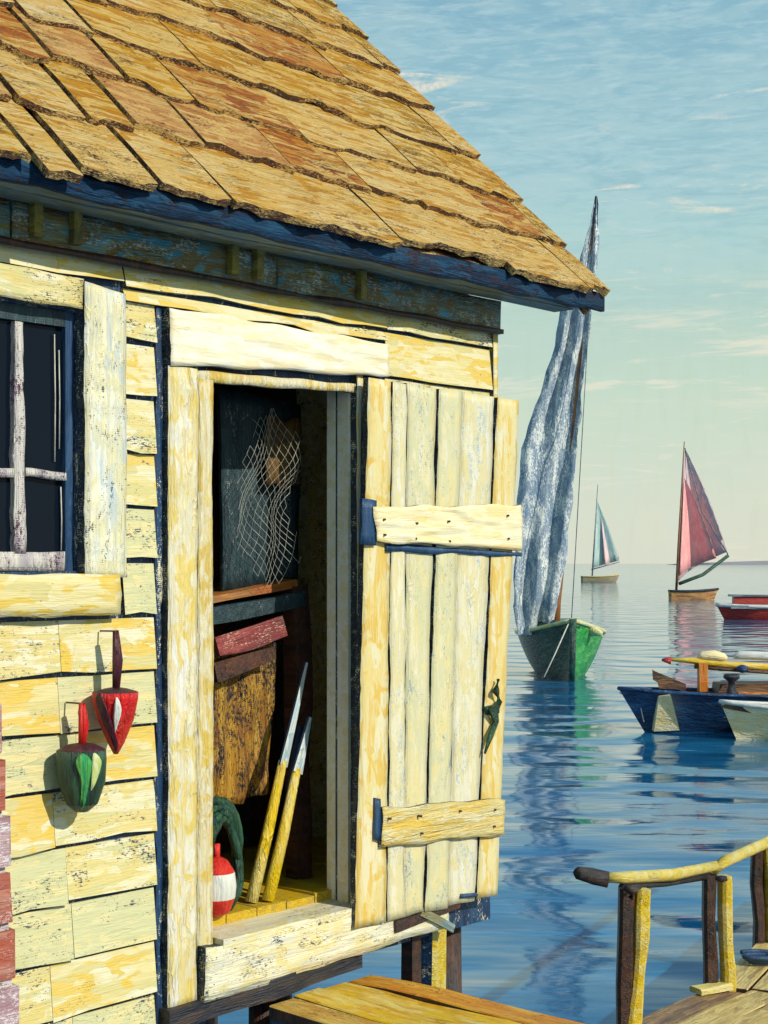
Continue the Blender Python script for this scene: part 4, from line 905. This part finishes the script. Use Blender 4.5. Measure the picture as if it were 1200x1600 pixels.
# ================================================================== BOATS
def hull(parent, L, B, H, draft, m_side, m_in, m_rim, bow_rise=0.25, stern=0.55, depth_in=0.35, name='hull', rim_r=0.03, fine=0.8, m_shade_side=None):
    """x forward (bow at +L/2), z=0 at the waterline; returns sheer points"""
    n = 18; m_ = 7; V = []; Fc = []; fm = []
    def hb(t): return B / 2 * ((1 - (max(0, t - 0.42) / 0.58) ** 2.2 * 0.985) * (1 if t > 0.42 else (stern + (1 - stern) * math.sin(t / 0.42 * math.pi / 2))))
    def zs(t): return H * (1 + bow_rise * max(0, t - 0.3) ** 2 * 2 + 0.06 * (1 - t) ** 2)
    def xs(t, f): return -L / 2 + L * t - (1 - f) * 0.10 * L * max(0, t - 0.6) / 0.4
    for i in range(n + 1):
        t = i / n
        for side in (-1, 1):
            for j in range(m_ + 1):
                f = j / m_; y = hb(t) * (f ** (0.42 + 0.45 * max(0, t - 0.5) * 2)) * side
                z_ = -draft * (1 - 0.6 * max(0, t - .7) / .3) + (zs(t) + draft * (1 - 0.6 * max(0, t - .7) / .3)) * f
                V.append((xs(t, f), y, z_))
    st_ = 2 * (m_ + 1)
    for i in range(n):
        for side in (0, 1):
            for j in range(m_):
                a = i * st_ + side * (m_ + 1) + j; Fc.append((a, a + 1, a + st_ + 1, a + st_)); fm.append(1 if (m_shade_side and side == 0) else 0)
    # transom
    Fc.append(tuple([j for j in range(m_, -1, -1)] + [m_ + 1 + j for j in range(1, m_ + 1)])); fm.append(0)
    o = mesh_obj(name, V, Fc, [m_side, m_shade_side or m_side], parent, fm, True)
    # inner well / deck
    V2 = []; F2 = []
    for i in range(n + 1):
        t = i / n
        for side in (-1, 1): V2.append((xs(t, 1) - (0.02 if i == n else 0), hb(t) * 0.96 * side, zs(t) - 0.015))
        for side in (-1, 1): V2.append((xs(t, 1) - (0.03 if i == n else 0), hb(t) * 0.80 * side, zs(t) - depth_in * (1 - 0.6 * t)))
    for i in range(n):
        a = i * 4; F2 += [(a, a + 4, a + 6, a + 2), (a + 2, a + 6, a + 7, a + 3), (a + 3, a + 7, a + 5, a + 1)]
    F2 += [(0, 2, 3, 1)]
    mesh_obj('deck', V2, F2, m_in, parent)
    for side in (-1, 1):
        tube('gunwale', m_rim, [(xs(i / n, 1), hb(i / n) * side, zs(i / n)) for i in range(n + 1)], rim_r, parent, 7)
    return hb, zs, xs

def boat(name, label, cat, u, v, rz, group='boats in the harbour'):
    p = G(u, v, 0.0); return thing(name, label, cat, (p.x, p.y, 0), rz, group), p

# ---- green smack, bow on, with the tall grey sail
Yg = CZ * F / (1066 - HZ); pxg = Yg / F
gb = thing('green_smack', 'green sailing smack moored beyond the open door with a tall grey blue sail', 'boat', ((880 - 600) * pxg * 1.06, Yg + 2.6, 0), R(-91), 'boats in the harbour')
hbf, zsf, xsf = hull(gb, 5.6, 2.25, 1.05, 0.35, b_green, b_dgreen, b_lime, bow_rise=0.45, stern=0.75, rim_r=0.055, m_shade_side=b_dgreen)  # left side in darker green: shade put into the hull colour
tube('stem_post', b_dgreen, [(2.35, 0, -0.2), (2.62, 0, 0.5), (2.80, 0, 1.55)], 0.09, gb, 8)
tube('bowsprit_bitt', b_iron, [(2.3, -0.25, 1.2), (2.3, 0.25, 1.24)], 0.07, gb, 8)
for sx, a0, a1 in ((-1, -1.1, 0.9), (1, -1.1, 0.9)):
    pass
plank('thwart', [b_lime], (0.6, -0.98, 1.02), (0.6, 0.98, 1.02), 0.28, 0.06, (0, 0, 1), gb, segs=3)
plank('thwart', [b_lime], (-1.0, -0.98, 1.0), (-1.0, 0.98, 1.0), 0.28, 0.06, (0, 0, 1), gb, segs=3)
V = []                                                   # low cabin
for (x, y, z_) in ((-0.6, -0.55, 0.9), (1.5, -0.42, 1.0), (1.5, 0.42, 1.0), (-0.6, 0.55, 0.9), (-0.5, -0.45, 1.45), (1.2, -0.34, 1.42), (1.2, 0.34, 1.42), (-0.5, 0.45, 1.45)): V.append((x, y, z_))
mesh_obj('cabin', V, [(0, 1, 2, 3), (4, 5, 6, 7), (0, 1, 5, 4), (1, 2, 6, 5), (2, 3, 7, 6), (3, 0, 4, 7)], b_dgreen, gb)
def wp_on(o, u, v, Yw):
    """pixel -> local point of thing o at world depth Yw"""
    p = Vector(((u - 600) / F * Yw, Yw, CZ - (v - HZ) / F * Yw)) - Vector(o.location)
    return Matrix.Rotation(-o.rotation_euler.z, 4, 'Z') @ p
Ym = Yg + 1.6
mast = [wp_on(gb, u_, v_, Ym) for u_, v_ in ((869, 990), (871, 940), (880, 860), (893, 700), (903, 600), (914, 480), (926, 380), (932, 306))]
tube('mast', b_mast, mast, 0.06, gb, 8, radii=[0.09, 0.09, 0.075, 0.055, 0.05, 0.045, 0.035, 0.012])
# sail: gathered, hanging to the left of the mast
rows_ = [(306, 930, 933), (350, 922, 935), (400, 908, 934), (440, 900, 931), (480, 876, 925), (540, 866, 919), (600, 849, 911), (650, 830, 907), (700, 816, 902), (760, 810, 896), (830, 806, 889), (890, 804, 882), (940, 803, 872), (962, 804, 868), (992, 808, 866)]
V = []; Fc = []; nx = 16
fine_rows = []
for a, b in zip(rows_, rows_[1:]):
    for q in range(3): fine_rows.append(tuple(a[k] + (b[k] - a[k]) * q / 3 for k in range(3)))
fine_rows.append(rows_[-1])
for j, (v_, ul, ur) in enumerate(fine_rows):
    for i in range(nx + 1):
        g = i / nx; fold = 0.10 * math.sin(g * 15 + 0.12 * j) * min(1, j / 12) + 0.20 * noise.noise(Vector((g * 4, j * 0.13, 2)))
        jag = 5.0 * noise.noise(Vector((j * 0.55, 4, 4 + i))) if i in (0, nx) else 0
        V.append(wp_on(gb, ul + jag + (ur - ul) * g, v_, Ym - 0.1 + fold))
off = len(V); V += [v_ + (Matrix.Rotation(-gb.rotation_euler.z, 4, 'Z') @ Vector((0, 0.03, 0))) for v_ in V]
nr = len(fine_rows)
for j in range(nr - 1):
    for i in range(nx):
        a = j * (nx + 1) + i; Fc.append((a, a + 1, a + nx + 2, a + nx + 1)); Fc.append((off + a, off + a + nx + 1, off + a + nx + 2, off + a + 1))
    for e in (0, nx): a = j * (nx + 1) + e; Fc.append((a, a + nx + 1, off + a + nx + 1, off + a))
mesh_obj('sail', V, Fc, s_grey, gb, None, True)

for (x_, y_, z_, r_) in ((1.7, -0.45, 1.22, 0.16), (1.75, 0.3, 1.2, 0.14), (0.9, -0.75, 1.2, 0.15)):
    tube('net_bundle', b_lime if y_ > 0 else b_dgreen, [(x_ - 0.3, y_, z_), (x_, y_ + 0.1, z_ + 0.1), (x_ + 0.2, y_ + 0.3, z_ + 0.04), (x_ + 0.3, y_ + 0.5, z_ - 0.04)], r_, gb, 9, radii=[r_ * .5, r_, r_ * 0.9, r_ * 0.4], wobb=0.5)
# ---- sail boats far out
def sail_sheet(parent, mat, pts, belly, name='sail', thick=0.02, n=8):
    """triangle-ish sheet peak, tack, clew (local x,z) with belly in y"""
    pk_, tk, cw = [Vector(p) for p in pts]; V = []; Fc = []
    for j in range(n + 1):
        f = j / n; a = pk_.lerp(tk, f); b = pk_.lerp(cw, f); b = b + (Vector((0.06 * (cw - tk).x, 0.0)) * math.sin(f * math.pi))
        for i in range(n + 1):
            g = i / n; p = a.lerp(b, g); V.append((p.x, belly * math.sin(g * math.pi) * f + belly * 0.5 * g * f, p.y))
    off = len(V); V += [(x, y + thick, z_) for x, y, z_ in V]
    for j in range(n):
        for i in range(n):
            a = j * (n + 1) + i; Fc.append((a, a + 1, a + n + 2, a + n + 1)); Fc.append((off + a, off + a + n + 1, off + a + n + 2, off + a + 1))
        for e in (0, n): a = j * (n + 1) + e; Fc.append((a, a + n + 1, off + a + n + 1, off + a))
    for i in range(n): a = n * (n + 1) + i; Fc.append((a, a + 1, off + a + 1, off + a))
    return mesh_obj(name, V, Fc, mat, parent, None, True)

pb, pp = boat('sailboat', 'dark hulled sailboat with a tall pink sail out on the bay', 'sailboat', 1084, 937, R(183), 'sailing boats out on the bay')
sc = pp.y / F
pb.rotation_euler = (0, 0, R(3))
hull(pb, 78 * sc, 20 * sc, 13 * sc, 0.3, bpaint('hull_apricot', (0.72, 0.42, 0.16), (0.60, 0.30, 0.12), (0.20, 0.08, 0.06), scale=0.1), b_yellow, b_iron, bow_rise=0.3, rim_r=0.09, depth_in=0.25)
def px(o, p, s_, u, v): return ((u - (600 + p.x / p.y * F)) * s_, (937 - v) * s_)
def lp(u, v, uc, vc, s_): return ((u - uc) * s_, (vc - v) * s_)
q = lambda u, v: lp(u, v, 1084, 937, sc)
m0 = q(1056, 932); m1 = q(1069, 690)
tube('mast', b_mast, [(m0[0], 0, m0[1]), (q(1060, 850)[0], 0, q(1060, 850)[1]), (m1[0], 0, m1[1])], 0.1, pb, 8, radii=[0.11, 0.09, 0.04])
sail_sheet(pb, s_mauve, (q(1070, 700), q(1058, 910), q(1143, 862)), 2.2)
tube('boom', b_dgreen, [(q(1060, 912)[0], -0.2, q(1060, 912)[1]), (q(1100, 898)[0], 0.3, q(1100, 898)[1]), (q(1142, 868)[0], 0.6, q(1142, 868)[1])], 0.14, pb, 8)
# pink inner cloth on the sail
sail_sheet(pb, s_pink, (q(1068, 745), q(1061, 900), q(1124, 872)), 1.8, 'sail_panel').location = (0, -0.12, 0)
tube('gaff_line', b_grey, [(q(1070, 700)[0], 0, q(1070, 700)[1]), (q(1100, 800)[0], 0.5, q(1100, 800)[1]), (q(1142, 866)[0], 0.7, q(1142, 866)[1])], 0.05, pb, 6)

tb, tp = boat('sailboat', 'small distant sailboat with a slim grey green sail left of the pink one', 'sailboat', 938, 910, 0, 'sailing boats out on the bay')
sc2 = tp.y / F
hull(tb, 60 * sc2, 16 * sc2, 9 * sc2, 0.3, bpaint('hull_tan', (0.40, 0.32, 0.20), (0.34, 0.28, 0.2), (0.5, 0.42, 0.3), scale=0.1), b_white, b_yellow, bow_rise=0.3, rim_r=0.07, depth_in=0.2)
q = lambda u, v: lp(u, v, 938, 910, sc2)
tube('mast', b_grey, [(q(925, 905)[0], 0, q(925, 905)[1]), (q(934, 757)[0], 0, q(934, 757)[1])], 0.1, tb, 7, radii=[0.13, 0.05])
sail_sheet(tb, s_teal, (q(933, 783), q(925, 888), q(968, 876)), 0.9)
sail_sheet(tb, s_mauve, (q(939, 800), q(946, 884), q(969, 873)), 0.7, 'jib').location = (0, 0.25, 0)
tube('boom', b_grey, [(q(924, 890)[0], 0, q(924, 890)[1]), (q(969, 878)[0], 0.6, q(969, 878)[1])], 0.09, tb, 7)

# ---- red motor boat at the right edge
rb2, rpnt = boat('red_boat', 'low red motorboat with grey and white strakes at the right edge of the bay', 'boat', 1190, 968, R(176), 'boats in the harbour')
s3 = rpnt.y / F
hull(rb2, 140 * s3, 40 * s3, 20 * s3, 0.3, b_red, b_white, b_white, bow_rise=0.15, rim_r=0.10, depth_in=0.2)
V = []
for x in (-38 * s3, 44 * s3):
    for y, z_ in ((-12 * s3, 16 * s3), (12 * s3, 16 * s3), (10 * s3, 36 * s3), (-10 * s3, 36 * s3)): V.append((x, y, z_))
mesh_obj('cabin', V, [(0, 1, 2, 3), (4, 5, 6, 7), (0, 1, 5, 4), (1, 2, 6, 5), (2, 3, 7, 6), (3, 0, 4, 7)], b_red, rb2)
plank('strake', [b_grey], (-60 * s3, 20.5 * s3, 19 * s3), (50 * s3, 17 * s3, 20 * s3), 5 * s3, 0.06, (0, 1, 0), rb2, segs=6, wobble=0.01)
plank('cabin_roof', [b_grey], (-44 * s3, 0, 36 * s3), (50 * s3, 0, 36 * s3), 26 * s3, 0.10, (0, 0, 1), rb2, segs=3)

# ---- navy launch with canopy
Yn = CZ * F / (1146 - HZ); sn = Yn / F
nl = thing('navy_launch', 'navy blue launch with a yellow framed canopy moored at the right', 'boat', ((965 - 600) * sn + 2.62, Yn + 0.55, 0), R(188), 'boats in the harbour')
hull(nl, 5.2, 1.5, 0.62, 0.25, b_navy, b_brown, b_navy, bow_rise=0.22, stern=0.8, rim_r=0.035, depth_in=0.15)
def nlp(u, v, Yw=None): return wp_on(nl, u, v, Yw or Yn + 0.55)
# pale splash reflection on the bow, shaped as a cream block
for k_, (ua, ub) in enumerate(((1025, 1052),)):
    P = [nlp(1030, 1088, Yn - 0.10), nlp(1048, 1086, Yn - 0.22), nlp(1062, 1141, Yn - 0.14), nlp(1022, 1143, Yn - 0.0)]
    V = P + [p + (Matrix.Rotation(-nl.rotation_euler.z, 4, 'Z') @ Vector((0, 0.22, 0))) for p in P]
    mesh_obj('bow_reflection', V, [(0, 1, 2, 3), (7, 6, 5, 4), (0, 1, 5, 4), (1, 2, 6, 5), (2, 3, 7, 6), (3, 0, 4, 7)], b_cream, nl)
P = [(1019, 1046), (1024, 1049), (1072, 1069), (1072, 1078), (1030, 1076), (1027, 1066), (1020, 1062)]
V = [nlp(a, b, Yn + 0.50) for a, b in P] + [nlp(a, b, Yn + 0.66) for a, b in P]
n_ = len(P); mesh_obj('bow_board', V, [tuple(range(n_)), tuple(range(n_, 2 * n_))] + [(i, (i + 1) % n_, n_ + (i + 1) % n_, n_ + i) for i in range(n_)], b_brown, nl)
tube('canopy_beam', b_yellow, [nlp(1040, 1030), nlp(1080, 1032), nlp(1130, 1038), nlp(1260, 1046)], 0.05, nl, 8, radii=[0.025, 0.055, 0.06, 0.06])
tube('beam_tip', b_red, [nlp(1034, 1031), nlp(1048, 1032)], 0.05, nl, 8, radii=[0.02, 0.07])
tube('canopy_beam', b_brown, [nlp(1085, 1041), nlp(1130, 1045), nlp(1260, 1054)], 0.04, nl, 8)
plank('canopy_post', [b_orange], nlp(1096, 1080), nlp(1096, 1036), 0.15, 0.12, (0, 1, 0), nl, segs=3, wobble=0.005)
plank('canopy_post', [b_orange], nlp(1236, 1084), nlp(1236, 1044), 0.12, 0.12, (0, 1, 0), nl, segs=3, wobble=0.005)
tube('canvas_roll', b_cream, [nlp(1090, 1027), nlp(1098, 1025), nlp(1115, 1024), nlp(1130, 1027), nlp(1136, 1029)], 0.1, nl, 10, radii=[0.03, 0.08, 0.095, 0.075, 0.03], wobb=0.2)
tube('canvas_roll', b_white, [nlp(1146, 1026), nlp(1156, 1024), nlp(1180, 1024), nlp(1220, 1027), nlp(1260, 1030)], 0.1, nl, 10, radii=[0.03, 0.08, 0.075, 0.08, 0.05], wobb=0.2)
P0b = [nlp(1125, 1069), nlp(1300, 1066), nlp(1300, 1092), nlp(1122, 1088)]
V = P0b + [p + (Matrix.Rotation(-nl.rotation_euler.z, 4, 'Z') @ Vector((0, 0.6, 0))) for p in P0b]
mesh_obj('cabin', V, [(0, 1, 2, 3), (7, 6, 5, 4), (0, 1, 5, 4), (1, 2, 6, 5), (2, 3, 7, 6), (3, 0, 4, 7)], b_brown, nl)
P1 = [nlp(1153, 1081, Yn + 0.45), nlp(1300, 1084, Yn + 0.45), nlp(1300, 1097, Yn + 0.45), nlp(1158, 1094, Yn + 0.45)]
V = P1 + [p + (Matrix.Rotation(-nl.rotation_euler.z, 4, 'Z') @ Vector((0, 0.06, 0))) for p in P1]
mesh_obj('coaming', V, [(0, 1, 2, 3), (7, 6, 5, 4), (0, 1, 5, 4), (1, 2, 6, 5), (2, 3, 7, 6), (3, 0, 4, 7)], b_orange, nl)
cp0 = nlp(1143, 1094, Yn + 0.3)
lathe('capstan', b_iron, [(0.13, 0), (0.10, 0.12), (0.06, 0.26), (0.06, 0.34), (0.14, 0.40), (0.14, 0.45), (0.10, 0.47)], nl, 12, (cp0.x, cp0.y, cp0.z - 0.02))
lathe('lantern', b_navy, [(0.03, -0.06), (0.10, -0.03), (0.10, 0.05), (0.03, 0.08)], nl, 10, tuple(nlp(1160, 1046, Yn + 0.4)))

# ---- cream dinghy alongside
Yd = CZ * F / (1150 - HZ); sd_ = Yd / F
dg = thing('cream_dinghy', 'cream rowing dinghy lying alongside the navy launch', 'dinghy', ((1106 - 600) * sd_ + 1.55, Yd - 0.42, 0), R(182), 'boats in the harbour')
hull(dg, 2.9, 1.05, 0.50, 0.12, b_cream, b_brown, b_white, bow_rise=0.25, stern=0.75, rim_r=0.035, depth_in=0.25)
for x in (-0.7, 0.3): plank('thwart', [b_brown], (x, -0.42, 0.36), (x, 0.42, 0.36), 0.2, 0.03, (0, 0, 1), dg, segs=1, wobble=0)

tube('forestay', b_grey, [wp_on(gb, 931, 312, Ym), wp_on(gb, 893, 968, Yg + 0.3)], 0.012, gb, 5)
tube('mooring_line', m_cord, [wp_on(gb, 888, 975, Yg - 0.3), wp_on(gb, 868, 1020, Yg - 0.8), wp_on(gb, 850, 1058, Yg - 1.1)], 0.016, gb, 5)
tube('bow_line', m_cord, [nlp(968, 1082), nlp(1000, 1100, Yn + 0.2), nlp(1006, 1128, Yn + 0.1)], 0.012, nl, 5)
print('objects', len(bpy.data.objects))
